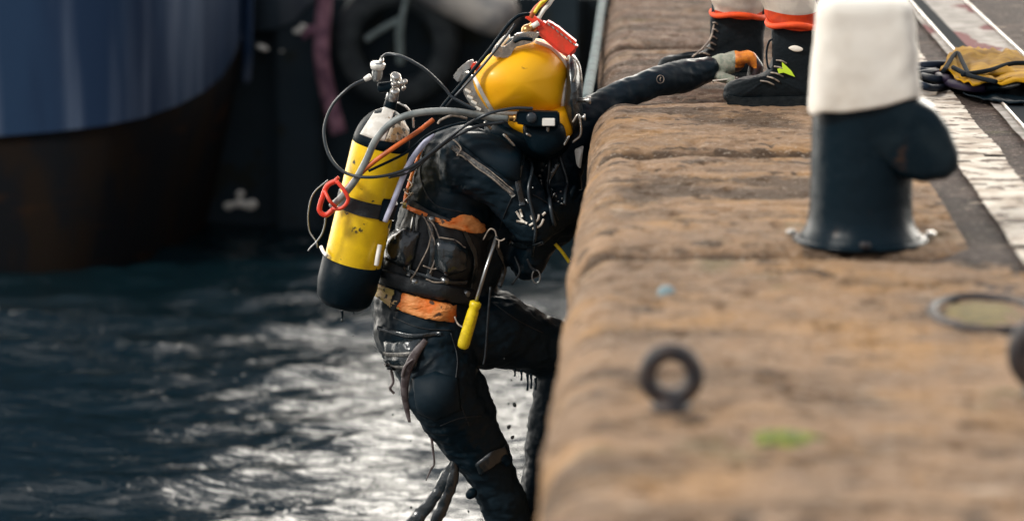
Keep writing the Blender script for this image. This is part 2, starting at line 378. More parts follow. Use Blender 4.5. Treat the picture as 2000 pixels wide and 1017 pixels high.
# ================================================================== THE SETTING
# ---- water, 2.15 m below the quay
WZ = -2.15
def water():
    waves = []
    for i in range(64):
        lam = .09*(1.045**i)*random.uniform(.9, 1.1)
        if lam > 1.2: lam = random.uniform(.2, .7)
        th = random.gauss(PI/2+.12, .36); kk = 2*PI/lam
        waves.append((kk*math.cos(th), kk*math.sin(th), .0075*lam**.95, random.uniform(0, 6.3)))
    bm = bmesh.new()
    xs = [-60,-40,-25,-16,-12,-9]+[-7+.05*i for i in range(145)]+[.6, 3, 30, 60]
    ys = [-20,-5,4,8]+[11+.045*i for i in range(300)]+[25,27,30,40,80,200]
    rows = []
    for y in ys:
        row = []
        for x in xs:
            z = 0.
            if -7 <= x <= .3 and 11 <= y <= 24.6:
                g = .85+.35*noise.noise(V((x*.6, y*1.2, 2)))
                for a, b, am, ph in waves:
                    z += am*math.sin(a*x+b*y+ph)
                z *= max(.3, g)*1.15
            row.append(bm.verts.new((x, y, WZ+z)))
        rows.append(row)
    for j in range(len(rows)-1):
        for i in range(len(xs)-1): bm.faces.new((rows[j][i], rows[j][i+1], rows[j+1][i+1], rows[j+1][i]))
    m = bpy.data.materials.new('harbour_water'); m.use_nodes = True; n = m.node_tree.nodes; k = m.node_tree.links.new
    b = n['Principled BSDF']; b.inputs['Base Color'].default_value = (.003,.011,.015,1); b.inputs['Roughness'].default_value = .12
    b.inputs['IOR'].default_value = 1.55; b.inputs['Specular IOR Level'].default_value = .75
    tc = n.new('ShaderNodeTexCoord'); mp = n.new('ShaderNodeMapping'); mp.inputs['Scale'].default_value = (.42, 1.25, 1); k(tc.outputs['Object'], mp.inputs['Vector'])
    t = n.new('ShaderNodeTexNoise'); t.inputs['Scale'].default_value = 13; t.inputs['Detail'].default_value = 4; t.inputs['Distortion'].default_value = .6; k(mp.outputs[0], t.inputs['Vector'])
    bp = n.new('ShaderNodeBump'); bp.inputs['Distance'].default_value = .021; k(t.outputs['Fac'], bp.inputs['Height']); k(bp.outputs[0], b.inputs['Normal'])
    tag(obj('water', bm, m), kind='structure')
water()

# ---- quay: coping stones on a wall
quay = thing('quay_wall', (0, 6, -2.4), 'long quay wall of tan sandstone blocks with a worn rounded edge', 'wall')
JY = [G(1400, y).y for y in (197, 298, 492)]
def coping(y0, y1, dz, dx, seed, m, fine=True, lab=None, wid=.97, dk=.85):
    sx = .0115 if fine else .03; sy = .014 if fine else .04
    prof = [(wid-sx*i, 0.) for i in range(int((wid-.12)/sx))]
    R = .12
    for i in range(0, 17): a = PI/2*i/16; prof.append((R-R*math.sin(a), -R+R*math.cos(a)))
    prof += [(0, -R-.03*i) for i in range(1, 8)]+[(0, -.55), (0, -1.1), (0, -2.4)]
    ny = max(4, int((y1-y0)/sy)); bm = bmesh.new(); rows = []; dirt_shade = []
    for j in range(ny+1):
        y = y0+(y1-y0)*j/ny; e = min(y-y0, y1-y); row = []
        lip = -.030*math.exp(-(e/.030)**2)
        lip -= .012*math.exp(-(e/.09)**2)
        for i, (x, z) in enumerate(prof):
            p = V((x*1.3, y, z+seed))
            f = noise.fractal(p*2.2, .7, 2.1, 6); g = noise.fractal(p*11, .6, 2.0, 4)
            nx = 0 if x >= R else (R-x)/R; nz = 1-nx*.9
            low = noise.noise(V((0, y*1.1, seed*3)))
            am = .0045*f+.006*g-(.030*max(0, g-.22))
            edge = math.exp(-((x-.02)/.14)**2)
            am += edge*(.010*low+.006*noise.noise(V((x*6, y*4.5, seed)))+.008*noise.noise(V((x*12, y*13, seed))))
            worn = -.006*math.exp(-((x-.16)/.10)**2)*(.5+noise.noise(V((1, y*2., seed))))
            ed2 = lip*(1+.9*noise.noise(V((x*7, seed, 1))))
            row.append(bm.verts.new((x+dx-am*nx*1.2-ed2*nx, y, z+dz+(am+worn)*nz+ed2*nz)))
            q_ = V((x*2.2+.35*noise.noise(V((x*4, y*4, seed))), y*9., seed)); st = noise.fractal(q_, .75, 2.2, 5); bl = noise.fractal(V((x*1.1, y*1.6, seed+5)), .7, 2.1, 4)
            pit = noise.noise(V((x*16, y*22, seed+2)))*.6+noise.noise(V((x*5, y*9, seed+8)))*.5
            dv_ = dk*(max(0, st*1.5-.12+bl*.5)*.75+max(0, -f*1.3-.12)*.7)+math.exp(-(e/(.030+.02*pit))**2)*1.0+(max(0, pit*2.6-.25)*1.3 if e < .16 or pit > .42 else 0)+max(0, bl-.24)*.8*dk  # streaks and joints are dirt; hollows and pits get their shade as colour
            dirt_shade.append(min(1, dv_))
        rows.append(row)
    for j in range(ny):
        for i in range(len(prof)-1): bm.faces.new((rows[j][i], rows[j+1][i], rows[j+1][i+1], rows[j][i+1]))
    dirt_shade += [1.]*(2*len(prof))
    for row, s in ((rows[0], 1), (rows[-1], -1)):
        q = [bm.verts.new((v.co.x, v.co.y-(.0)*s, -2.4)) for v in row]
        for i in range(len(row)-1): bm.faces.new((row[i], row[i+1], q[i+1], q[i]) if s > 0 else (row[i+1], row[i], q[i], q[i+1]))
    bmesh.ops.recalc_face_normals(bm, faces=bm.faces)
    o = obj('coping_stone', bm, m, quay); at_ = o.data.attributes.new('dirt_shade', 'FLOAT', 'POINT'); at_.data.foreach_set('value', dirt_shade)
    if lab: o['label'] = lab
    return o
g_ = .012
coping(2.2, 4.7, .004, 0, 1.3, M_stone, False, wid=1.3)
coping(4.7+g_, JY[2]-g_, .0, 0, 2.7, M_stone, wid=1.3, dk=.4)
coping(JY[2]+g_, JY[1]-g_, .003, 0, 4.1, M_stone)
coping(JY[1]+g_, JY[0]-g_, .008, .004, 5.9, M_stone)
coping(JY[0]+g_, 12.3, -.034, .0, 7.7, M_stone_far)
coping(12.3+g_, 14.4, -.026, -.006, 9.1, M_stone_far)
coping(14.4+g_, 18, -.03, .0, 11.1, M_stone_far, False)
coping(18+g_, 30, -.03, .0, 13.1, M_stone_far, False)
obj('rubbing_strip', tube([(-.03, 10.7, -.075), (-.025, 12.5, -.07), (-.03, 15, -.07), (-.03, 22, -.07)], .020, seg=10), M_weed, quay)
# deck behind the coping
bm = bmesh.new(); rows = []
ys = [-10, 2, 5]+[6+.05*i for i in range(200)]+[16.5, 18, 22, 40, 120]; xs = [.87+.03*i for i in range(64)]+[3, 4, 8, 30, 80]
for y in ys: rows.append([bm.verts.new((x, y, -.003-.25*max(0, .96-x)+.012*noise.fractal(V((x*5, y*5, 0)), .7, 2, 4)*max(0, min(1, (1.06-x)*6)))) for x in xs])
for j in range(len(ys)-1):
    for i in range(len(xs)-1): bm.faces.new((rows[j][i], rows[j][i+1], rows[j+1][i+1], rows[j+1][i]))
tag(obj('pavement', bm, M_deck), kind='structure')
# worn white line
bm = bmesh.new(); prev = None
for j in range(420):
    y = 5.5+j*.026; n1 = noise.noise(V((y*2, 0, 1)))*.012+noise.noise(V((y*30, 0, 1)))*.008; n2 = noise.noise(V((y*1.7, 5, 1)))*.014+noise.noise(V((y*33, 3, 1)))*.010
    row = [bm.verts.new((x, y, .0095)) for x in (1.075+n1, 1.12, 1.17, 1.225+n2)]
    if prev:
        for i in range(3):
            if noise.noise(V((i*3.1, y*9., 9))) < .40 or i == 1: bm.faces.new((prev[i], prev[i+1], row[i+1], row[i]))
    prev = row
tag(obj('painted_line', bm, M_lint), kind='structure')
# crane rail let into the deck
rail = thing('crane_rail', (1.5, 12, 0), 'steel crane rail in a pale red-stained concrete strip across the quay deck', 'rail')
bm = bmesh.new(); rows = []
for j in range(180):
    y = 8+.07*j
    rows.append([bm.verts.new((x, y, .013+.004*noise.noise(V((x*8, y*6, 4))))) for x in (1.32, 1.355, 1.362, 1.42, 1.435, 1.48, 1.53, 1.575, 1.605)])
for j in range(179):
    for i in range(8):
        if i != 2 : bm.faces.new((rows[j][i], rows[j][i+1], rows[j+1][i+1], rows[j+1][i]))
obj('concrete_strip', bm, M_conc, rail)
bm = bmesh.new(); add_box(bm, (1.391, 14, .010), (.056, 12, .008)); obj('slot', bm, M_dark, rail, False)
for x in (1.352, 1.598):
    bm = bmesh.new(); add_box(bm, (x, 14, .018), (.010, 12, .012), bevel=.002); obj('rail_edge', bm, M_rail, rail, False)

# ---- far side of the basin: dark wall with fenders
FY = 20.6
fw = thing('harbour_wall', (0, FY, WZ), 'dark wet harbour wall behind the diver across the water', 'wall')
bm = bmesh.new(); add_box(bm, (8, FY+2, -2.1), (30, 4, 3.0)); obj('wall_face', bm, M_wall, fw, False)
for x in (-6.2, -4.1, -2.15, -.4):
    bm = bmesh.new(); add_box(bm, (x, FY-.12, -2.05), (.3, .24, 3.0), bevel=.03); obj('timber_pile', bm, M_wall, fw, False)
def tyre(px, py, Rpx, Y, label, cat='tyre', rim=True, group=None):
    c = P(px, py, Y); R = Rpx*Y/F; t = thing('tyre_fender', c, label, cat)
    bm = bmesh.new(); prof = [(-.11, .60), (-.125, .72), (-.12, .88), (-.09, .97), (0, 1.0), (.09, .97), (.12, .88), (.125, .72), (.11, .60), (.06, .58), (-.06, .58)]
    seg = 48; rings = [[bm.verts.new(c+V((math.cos(2*PI*j/seg)*r*R, y, math.sin(2*PI*j/seg)*r*R))) for j in range(seg)] for y, r in prof]
    for i in range(len(prof)):
        for j in range(seg): a = rings[i]; b = rings[(i+1)%len(prof)]; bm.faces.new((a[j], a[(j+1)%seg], b[(j+1)%seg], b[j]))
    bmesh.ops.recalc_face_normals(bm, faces=bm.faces); obj('tyre', bm, M_tyre, t); return t, c, R
t, c, R = tyre(775, 85, 125, FY-.2, 'large black tyre fender with pale ropes hanging on the dark wall')
obj('rope', tubes(([P(715, 78, FY-.36), P(745, 58, FY-.38), P(785, 36, FY-.38)], .022), ([P(783, 36, FY-.38), P(780, 70, FY-.38), P(782, 125, FY-.36)], .028), ([P(785, 36, FY-.38), P(800, -40, FY-.3), P(805, -120, FY-.2)], .02)), M_prope, t)
# pale cylindrical fender, upper centre
p = P(1010, 45, FY-.3); q = P(870, -25, FY-.3); Lf = (q-p).length
t = thing('cylinder_fender', p, 'pale grey padded fender hung on the dark wall left of the helmet', 'fender')
M_pale = mat('pale_fender_skin', (.62,.58,.52), .6, col2=(.30,.30,.30), scale=3)
obj('fender_body', lathe(p, q, [(0, .02), (.03, .09), (.1, .15), (.2, .17), (Lf, .17), (Lf+.2, .15), (Lf+.3, .03)]), M_pale, t)
obj('hanging_rope', tube([q+V((0,0,.1)), q+V((-.1, .1, .6)), q+V((-.1, .2, 1.6))], .015), M_prope, t)
tag(obj('mooring_rope', tubes(([P(640, -80, FY-.5), P(632, 20, FY-.45), P(628, 110, FY-.45), P(640, 180, FY-.4), P(662, 260, FY-.4)], .055), ([P(628, 80, FY-.45), P(612, 60, FY-.45), P(590, 70, FY-.45)], .035)), M_rope),
    'faded pink mooring rope hanging down the dark wall beside the ship', 'rope')
M_debris = mat('foam_plastic', (.62,.60,.54), .7)
for lst, lab in (([(448, 402, 16), (470, 378, 13), (490, 400, 18), (468, 398, 12)], 'heap of white floating litter against the dark wall below the ship'),
                 ([(580, 62, 13), (590, 52, 9)], 'small white lump caught on the wall under the grey stern panel'),
                 ([(508, 92, 10), (518, 97, 8), (550, 100, 7)], 'small pale scraps caught on the wall beside the blue hull')):
    bm = bmesh.new()
    for x, y, r in lst: add_ball(bm, P(x, y, FY-.5), r*FY/F*.8, 2, (1.1, .6, .8))
    me = bake(bm, .012, 3); wrinkle(me, .012, 12); tag(obj('litter', me, M_debris), lab, 'litter')

# ---- ship: blue hull with a rounded stern on the left
SY = 18.6
ship = thing('ship', P(200, 300, SY+2), 'blue ship with streaked paint and a rusty dark lower hull moored on the left', 'ship')
def hull():
    # stern ring: plan outline from far left to round stern; lower edge rises towards the stern
    pts = [(-500, 285), (-300, 280), (-100, 272), (0, 266), (100, 258), (200, 246), (280, 230), (350, 205), (400, 178), (432, 150), (455, 115), (472, 70), (480, 10), (482, -60)]
    edge = [P(x, y, SY+1.6*(max(0, (x-150))/330.)**3) for x, y in pts]
    bm = bmesh.new(); rows = []
    for h in range(0, 15):
        row = []
        for i, e in enumerate(edge):
            z = e.z+(4.0-e.z)*(h/14.)
            flare = -.10*(h/14.)
            row.append(bm.verts.new((e.x+.12*(h/14.), e.y+flare, z)))
        last = edge[-1]
        row.append(bm.verts.new((last.x+.12*(h/14.)-.02, last.y+1.6, max(row[-1].co.z, last.z)))); row.append(bm.verts.new((last.x-1.2, last.y+3.2, row[-1].co.z)))
        rows.append(row)
    for j in range(14):
        for i in range(len(rows[0])-1): bm.faces.new((rows[j][i], rows[j][i+1], rows[j+1][i+1], rows[j+1][i]))
    bmesh.ops.recalc_face_normals(bm, faces=bm.faces)
    obj('hull', bm, M_hull, ship)
    bm = bmesh.new(); rows = []
    for h in range(0, 9):
        t = h/8.; row = []
        for i, e in enumerate(edge):
            tx = e.x-(.55*t**1.2)*max(0, (pts[i][0]+100)/580.); row.append(bm.verts.new((tx, e.y+.03+.55*t*max(0, (pts[i][0]+100)/580.)+.06*t, e.z+(WZ-.7-e.z)*t)))
        last = row[-1]; row.append(bm.verts.new((last.co.x-.2, last.co.y+2, last.co.z))); rows.append(row)
    for j in range(8):
        for i in range(len(rows[0])-1): bm.faces.new((rows[j][i], rows[j+1][i], rows[j+1][i+1], rows[j][i+1]))
    bmesh.ops.recalc_face_normals(bm, faces=bm.faces)
    obj('lower_hull', bm, M_anti, ship)
    b1 = [e+V((0, -.04, 0)) for e in edge]
    pass
    a = P(484, -260, SY+1.5); b = P(484, 60, SY+1.5)
    obj('stern_post', tube([a, b, P(480, 160, SY+1.6)], .035), M_hull, ship)
    obj('stern_panel', plate([(488, -300), (640, -300), (612, 0), (575, 42), (540, 56), (490, 62)], SY+1.75, .05, .008), M_hull2, ship)
hull()

# ================================================================== QUAY FURNITURE
bc = G(1680, 468); BY = bc.y; sB = (bc-CAM).length/F
bo = thing('mooring_bollard', bc, 'black iron mooring bollard with a drooping nose, standing on the stone quay', 'bollard')
r0 = .126
obj('post', lathe(bc-V((0,0,.0)), bc+V((0,0,1)), [(-.005, r0+.028), (.010, r0+.026), (.02, r0+.018), (.036, r0+.008), (.06, r0+.003), (.10, r0), (.36, r0-.002), (.47, r0-.004), (.56, r0-.01), (.585, r0-.03), (.592, .02)], 48), M_iron, bo)
obj('base_flange', lathe(bc-V((0,0,.004)), bc+V((0,0,1)), [(0, .166), (.008, .166), (.012, .160), (.012, .12)], 48), M_iron, bo)
bm = plate([(1650, 190), (1660, 120), (1740, 110), (1786, 186), (1822, 206), (1848, 240), (1867, 290), (1866, 322), (1842, 341), (1795, 347), (1752, 336), (1708, 304), (1664, 262)], BY-.02, .21, 0)
es_ = [e for e in bm.edges if e.calc_face_angle(0) > .9]; bmesh.ops.bevel(bm, geom=es_, offset=.032, segments=4, affect='EDGES', profile=.55)
obj('nose', bm, M_iron, bo)
for dx, dy in ((-.17, .0), (.172, -.01), (.0, -.175)):
    obj('bolt_head', lathe(bc+V((dx, dy, .01)), bc+V((dx, dy, 1)), [(0, .013), (.011, .013), (.014, .009)], 6), M_rust if dy < -.1 else M_chrome, bo)
def canvas():
    c = P(1688, 100, BY); ztop = P(1688, 15, BY).z; seg = 72; bm = bmesh.new(); hw = .130; hd = .132; rings = []
    zl = P(1590, 226, BY-.12).z; zr = P(1786, 192, BY-.12).z
    def sec(a, k=1.0):
        e = .42; ca, sa = math.cos(a), math.sin(a)
        return V((math.copysign(abs(ca)**e, ca)*hw*k, math.copysign(abs(sa)**e, sa)*hd*k, 0))
    N = 26
    for i in range(N+1):
        t = i/N; row = []
        for j in range(seg):
            a = 2*PI*j/seg; p = sec(a); u = (p.x/hw+1)/2; zb = zl+(zr-zl)*u+.004*math.sin(a*5)
            z = ztop+(zb-ztop)*t
            w = .006*noise.noise(V((p.x*9, p.y*9, z*5)))*t+.003*math.sin(u*11+z*7)*t+.004*noise.noise(V((p.x*25, 0, z*22)))
            fl = .004*t*t-.014*(1-t)**1.5
            q = p*(1+(w+fl)/hw); row.append(bm.verts.new((c.x+q.x, bc.y+q.y, z)))
        rings.append(row)
    for i in range(N):
        for j in range(seg): bm.faces.new((rings[i][j], rings[i][(j+1)%seg], rings[i+1][(j+1)%seg], rings[i+1][j]))
    prev = rings[0]
    for k, dz in ((.96, .012), (.88, .020), (.7, .025), (.4, .027), (.1, .028)):
        row = []
        for j in range(seg):
            v = rings[0][j].co; row.append(bm.verts.new((c.x+(v.x-c.x)*k, bc.y+(v.y-bc.y)*k, ztop+dz)))
        for j in range(seg): bm.faces.new((row[j], row[(j+1)%seg], prev[(j+1)%seg], prev[j]))
        prev = row
    bm.faces.new(prev); bmesh.ops.recalc_face_normals(bm, faces=bm.faces)
    r = bmesh.ops.solidify(bm, geom=list(bm.faces), thickness=.007)
    # rolled hem
    return bm
cl = obj('canvas_cover', canvas(), M_cloth); tag(cl, 'cream canvas cover pulled over the top of the black bollard', 'cover')

def eye_bolt(px, py, base_py, label, sc=1.0):
    b = G(px, base_py); Y = b.y; k = Y/F*1.02; t = thing('mooring_eye', b, label, 'mooring eye')
    c = V((b.x, b.y, 0))+V((0, 0, .062*sc))
    pts = [c+V((math.cos(a)*.044*sc, 0, math.sin(a)*.044*sc)) for a in [2*PI*i/40 for i in range(41)]]
    obj('ring', tube(pts, .0175*sc, seg=14, smooth=0, caps=False), M_rust, t)
    obj('foot', lathe(b-V((0,0,.004)), b+V((0,0,1)), [(0, .038*sc), (.006, .038*sc), (.012, .034*sc), (.024, .026*sc)], 20), M_rust, t)
eye_bolt(1310, 735, 795, 'round rusty iron mooring eye standing up from the stone near the camera')
eye_bolt(2046, 690, 770, 'dark iron mooring eye half out of the picture at the right edge', 1.3)
c = G(1925, 612); bm = bmesh.new()
for i in range(1): pass
pts = [c+V((math.cos(a)*.115, math.sin(a)*.19, -.001)) for a in [2*PI*i/48 for i in range(49)]]
dr = thing('iron_ring', c, 'wide oval iron ring lying flat in the quay stone with moss inside', 'iron ring')
obj('ring', tube(pts, .012, seg=10, smooth=0, caps=False), M_rust, dr)
def moss(c, rx, ry, name, lab, m, parent=None, hz=.010, seed=0):
    bm = bmesh.new(); ce = bm.verts.new((c.x, c.y, hz)); prev = None; R1 = []; N = 40
    for k in (.4, .75, 1.0):
        row = []
        for j in range(N):
            a = 2*PI*j/N; f = 1+.28*noise.noise(V((math.cos(a)*2, math.sin(a)*2, seed)))
            row.append(bm.verts.new((c.x+math.cos(a)*rx*k*f, c.y+math.sin(a)*ry*k*f, -.006 if k == 1 else hz*(1.1-k))))
        if prev:
            for j in range(N): bm.faces.new((prev[j], prev[(j+1)%N], row[(j+1)%N], row[j]))
        else:
            for j in range(N): bm.faces.new((ce, row[j], row[(j+1)%N]))
        prev = row
    bmesh.ops.recalc_face_normals(bm, faces=bm.faces)
    o = obj(name, bm, m, parent)
    if parent is None: tag(o, lab, 'moss' if 'moss' in name else 'paint spot', kind='stuff' if 'moss' in name else None)
    return o
M_mossb = mat('dry_moss', (.16,.12,.04), .95, col2=(.10,.08,.03), scale=30, bump=.004, bscale=80)
moss(c, .10, .17, 'moss_bed', '', M_mossb, dr, .004, 4)
moss(G(1532, 855), .070, .075, 'moss', 'bright green patch of moss growing on the tan coping stone', M_moss, None, .010, 2)
moss(G(1302, 568), .022, .05, 'paint_spot', 'small pale blue paint spot on the coping stone above the mooring eye', mat('blue_paint', (.09,.15,.17), .7), None, .014, 7)

# tarpaulin and dark hoses on the deck, right
ty = G(1900, 165).y
tp = thing('tarpaulin', G(1920, 170), 'crumpled mustard yellow tarpaulin lying on the deck at the right', 'tarpaulin')
def drape(poly_lo, poly_hi, Y0, Y1, m, parent, name, lift=0.02, amp=.012, nu=40, nv=14, seed=0):
    lift += .045 if m is M_mustard else 0
    bm = bmesh.new(); rows = []
    for j in range(nv+1):
        v = j/nv; row = []
        for i in range(nu+1):
            u = i/nu
            def al(pl):
                f = u*(len(pl)-1); k = min(int(f), len(pl)-2); f -= k; return pl[k][0]+(pl[k+1][0]-pl[k][0])*f, pl[k][1]+(pl[k+1][1]-pl[k][1])*f
            a, b = al(poly_lo), al(poly_hi); p = G(a[0]+(b[0]-a[0])*v, a[1]+(b[1]-a[1])*v, lift)
            f = noise.noise(V((u*7, v*2.5, seed))); p.z += amp*(f+.6*(.5-abs(noise.noise(V((u*11+v*5, v*3, seed+3)))))); p.y += amp*2*noise.noise(V((u*5, v*4, seed+7)))
            row.append(bm.verts.new(p))
        rows.append(row)
    for j in range(nv):
        for i in range(nu): bm.faces.new((rows[j][i], rows[j][i+1], rows[j+1][i+1], rows[j+1][i]))
    bmesh.ops.recalc_face_normals(bm, faces=bm.faces); bmesh.ops.solidify(bm, geom=list(bm.faces), thickness=.005)
    return obj(name, bm, m, parent)
drape([(1835, 142), (1900, 160), (1960, 166), (2060, 170)], [(1866, 99), (1920, 100), (1970, 106), (2060, 118)], ty+.25, ty+.75, M_mustard, tp, 'fabric_fold', amp=.022)
drape([(1868, 160), (1900, 168), (1980, 160), (2060, 165)], [(1850, 132), (1910, 150), (1980, 146), (2060, 140)], ty+.0, ty+.22, M_mustard, tp, 'fabric_fold', seed=5, amp=.018)
for pl_ in ([(1842, 140), (1868, 104), (1880, 122), (1892, 146)], [(1880, 146), (1930, 138), (1980, 124), (2050, 126)], [(1862, 132), (1895, 148), (1945, 160)]):
    obj('black_edging', tube([G(x, y, .088) for x, y in pl_], .008, seg=8), M_dark, tp)
hb = thing('hose_bundle', G(1840, 160), 'bundle of dark blue and black hoses lying on the deck beside the yellow tarpaulin', 'hoses')
M_dblue = mat('dark_blue_hose', (.006,.013,.026), .6, spec=.2); M_purp = mat('dull_purple_hose', (.02,.014,.035), .6, spec=.2)
for i in range(13):
    y0 = 116+i*2.6; mm = (M_dblue, M_black, M_purp)[i % 3]; Yh = G(1850, 140+i*4).y
    z = .02
    pts = []
    for j in range(9):
        x = 1770+j*(17+i % 4*5); yy = y0+10*math.sin(j*.7+i)+(j*1.6); q = G(x, max(yy+10, 112), .03+.02*math.sin(j*.9+i*2.1)); pts.append(q)
    obj('hose', tube(pts, .013+.004*(i % 2), seg=8, smooth=5), mm, hb)
drape([(1880, 184), (1940, 200), (2000, 205), (2060, 200)], [(1888, 168), (1940, 166), (2000, 160), (2060, 160)], ty-.35, ty-.15, M_black, hb, 'dark_sleeve', amp=.012, seed=8)
bm = bmesh.new()
for x, y, r in ((1786, 130, 12), (1798, 131, 11), (1808, 133, 8)): add_ball(bm, G(x, y+4), r*.0019, 2, (1.3, 1.6, .8))
me = bake(bm, .006, 2); wrinkle(me, .006, 30); tag(obj('white_rag', me, mat('white_rag_cloth', (.7,.68,.63), .8)), 'crumpled white rag on the deck just right of the bollard cover', 'rag')

# ================================================================== THE WORKER
wk = thing('person', (.6, 10.4, 0), 'worker in orange hi-vis trousers and black boots standing at the quay edge', 'person')
FB = G(1520, 211); RB = V((0, 10.92, 0))
fY, rY = FB.y+.05, RB.y
bm = bmesh.new()
hipF, hipR = V((.66, fY+.2, .93)), V((.56, rY-.25, .93))
kF, kR = V((.60, fY+.05, .50)), V((.47, rY-.05, .50)); aF, aR = P(1560, 120, fY), P(1445, 70, rY)
add_capsule(bm, hipF, kF, .085, .058); add_capsule(bm, kF, aF, .056, .026); add_capsule(bm, hipR, kR, .085, .058); add_capsule(bm, kR, aR, .056, .024)
pel = (hipF+hipR)/2; ch = pel+V((-.06, 0, .42)); add_capsule(bm, pel, ch, .14, .16); add_capsule(bm, ch+V((0,-.13,.02)), ch+V((0,.13,.02)), .09, .09)
hd = ch+V((-.05, 0, .30)); add_capsule(bm, ch+V((0,0,.1)), hd-V((0,0,.08)), .055, .05, 3); add_ball(bm, hd, .095, 3, (1.05, .82, 1.2)); add_ball(bm, hd+V((-.105, 0, -.01)), .018, 2)
hand = V((.02, 10.35, 1.02)); hand2 = V((.08, 10.55, 1.15))
for s, hnd in ((-1, hand), (1, hand2)):
    sh = ch+V((0, .17*s, .03)); el = (sh+hnd)/2+V((.08, .05*s, -.12)); add_capsule(bm, sh, el, .055, .045); add_capsule(bm, el, hnd, .043, .03)
    add_ball(bm, hnd+V((-.03, 0, 0)), .04, 2, (1.2, .6, 1))
    for f in range(4): add_capsule(bm, hnd+V((-.06, .0, .026-.018*f)), hnd+V((-.105+.006*f, .02*-s, .02-.018*f)), .010, .008, 3)
    add_capsule(bm, hnd+V((-.02, -.02*s, .03)), hnd+V((-.07, -.04*s, .04)), .011, .009, 3)
obj('body', bake(bm, .009, 4), M_skin, wk)
def trouser(hem, hem_py, x0, x1, k, hip, Y, name):
    a = P((x0+x1)/2, hem_py, Y); r = (x1-x0)/2*Y/F; bm = bmesh.new(); seg = 48
    pts = smoothpts([a, a.lerp(k, .25), k, k.lerp(hip, .55), hip+V((0,0,.04))], 12); rows = []; n = len(pts)
    for i, p in enumerate(pts):
        t = i/(n-1); rr = r+(0.115-r)*t
        row = []
        for j in range(seg):
            an = 2*PI*j/seg; w = 1+.05*noise.noise(V((math.cos(an)*1.5, math.sin(an)*1.5, p.z*14)))+.035*math.sin(p.z*95+2*math.cos(an+1))*(1 if p.z < a.z+.06 else .3)
            row.append(bm.verts.new((p.x+math.cos(an)*rr*w, p.y+math.sin(an)*rr*w, p.z+.008*math.sin(an*2+1)*(1-t))))
        rows.append(row)
    for i in range(n-1):
        for j in range(seg):
            f = bm.faces.new((rows[i][j], rows[i][(j+1)%seg], rows[i+1][(j+1)%seg], rows[i+1][j]))
            dz = pts[i].z-a.z; f.material_index = 1 if hem < dz < hem+.075 or hem+.16 < dz < hem+.235 else 0
    bmesh.ops.solidify(bm, geom=list(bm.faces), thickness=.006)
    return obj(name, bm, [M_hiv, M_refl], wk)
trouser(.048, 52, 1504, 1600, kF, hipF, fY, 'trouser_leg'); trouser(.010, 30, 1394, 1492, kR, hipR, rY, 'trouser_leg')
for hx0, hx1, hy, YY in ((1500, 1604, 47, fY), (1391, 1495, 27, rY)):
    a_ = P((hx0+hx1)/2, hy, YY); rr_ = (hx1-hx0)/2*YY/F*1.02
    obj('cuff_fold', tube([a_+V((math.cos(t)*rr_, math.sin(t)*rr_, .006*math.sin(t*3)-.004*math.cos(t))) for t in [2*PI*i/40 for i in range(41)]], .010, seg=8, smooth=0, caps=False), M_hiv, wk)
bm = bmesh.new(); add_capsule(bm, pel, ch, .155, .175); add_capsule(bm, ch+V((0,-.14,.02)), ch+V((0,.14,.02)), .10, .10)
for s, hnd in ((-1, hand), (1, hand2)):
    sh = ch+V((0, .17*s, .03)); el = (sh+hnd)/2+V((.08, .05*s, -.12)); add_capsule(bm, sh, el, .068, .058); add_capsule(bm, el, el.lerp(hnd, .85), .056, .045)
me = bake(bm, .012, 4); wrinkle(me, .01, 9); obj('jacket', me, M_hiv, wk)
bm = bmesh.new(); add_ball(bm, hd+V((0,0,.045)), .125, 3, (1.1, .9, .85)); bmesh.ops.bisect_plane(bm, geom=list(bm.verts)+list(bm.edges)+list(bm.faces), plane_co=hd+V((0,0,.03)), plane_no=(0,0,1), clear_inner=True)
bmesh.ops.solidify(bm, geom=list(bm.faces), thickness=.004); obj('hard_hat', bm, M_whitep, wk)
def boot(outl, sole, Y, w, laces, nm, logo=False):
    b = inflate(outl, Y, w, rings=7, power=.42); me = bpy.data.meshes.new('b'); b.to_mesh(me); b.free(); wrinkle(me, .004, 22)
    o = obj('safety_boot', me, M_boot, wk)
    s = plate(sole, Y, w*2.02, .006); obj('sole', s, M_sole, o, False)
    bm = bmesh.new()
    for a, b_ in laces: add_tube(bm, [P(a[0], a[1], Y-w-.002), P((a[0]+b_[0])/2, (a[1]+b_[1])/2-2, Y-w*1.1-.006), P(b_[0], b_[1], Y-w-.002)], .0028, seg=6)
    obj('laces', bm, M_cord, o)
    return o
bf = boot([(1515, 30), (1602, 28), (1606, 110), (1606, 176), (1606, 202), (1540, 206), (1440, 204), (1414, 196), (1413, 176), (1424, 160), (1450, 153), (1482, 146), (1502, 128), (1514, 96)],
     [(1418, 184), (1450, 188), (1520, 186), (1606, 184), (1608, 208), (1560, 211), (1440, 212), (1420, 204)], fY, .048,
     [((1505, 142), (1530, 150)), ((1498, 150), (1522, 160)), ((1485, 158), (1512, 166)), ((1512, 130), (1535, 138)), ((1516, 118), (1536, 124))], 'front')
obj('lime_tag', plate([(1518, 135), (1528, 132), (1527, 121), (1540, 133), (1546, 139), (1553, 151), (1540, 146), (1530, 142), (1521, 144)], fY-.056, .004, .001, .1), M_lime, bf, False)
obj('ankle_badge', inflate([(1540, 94), (1552, 89), (1567, 94), (1566, 100), (1552, 101)], fY-.050, .004), M_refl, bf)
obj('pull_loop', tube([P(1512, 76, fY-.02), P(1502, 82, fY-.02), P(1497, 105, fY-.02), P(1500, 130, fY-.03), P(1508, 140, fY-.03)], .0035, seg=8), M_black, bf)
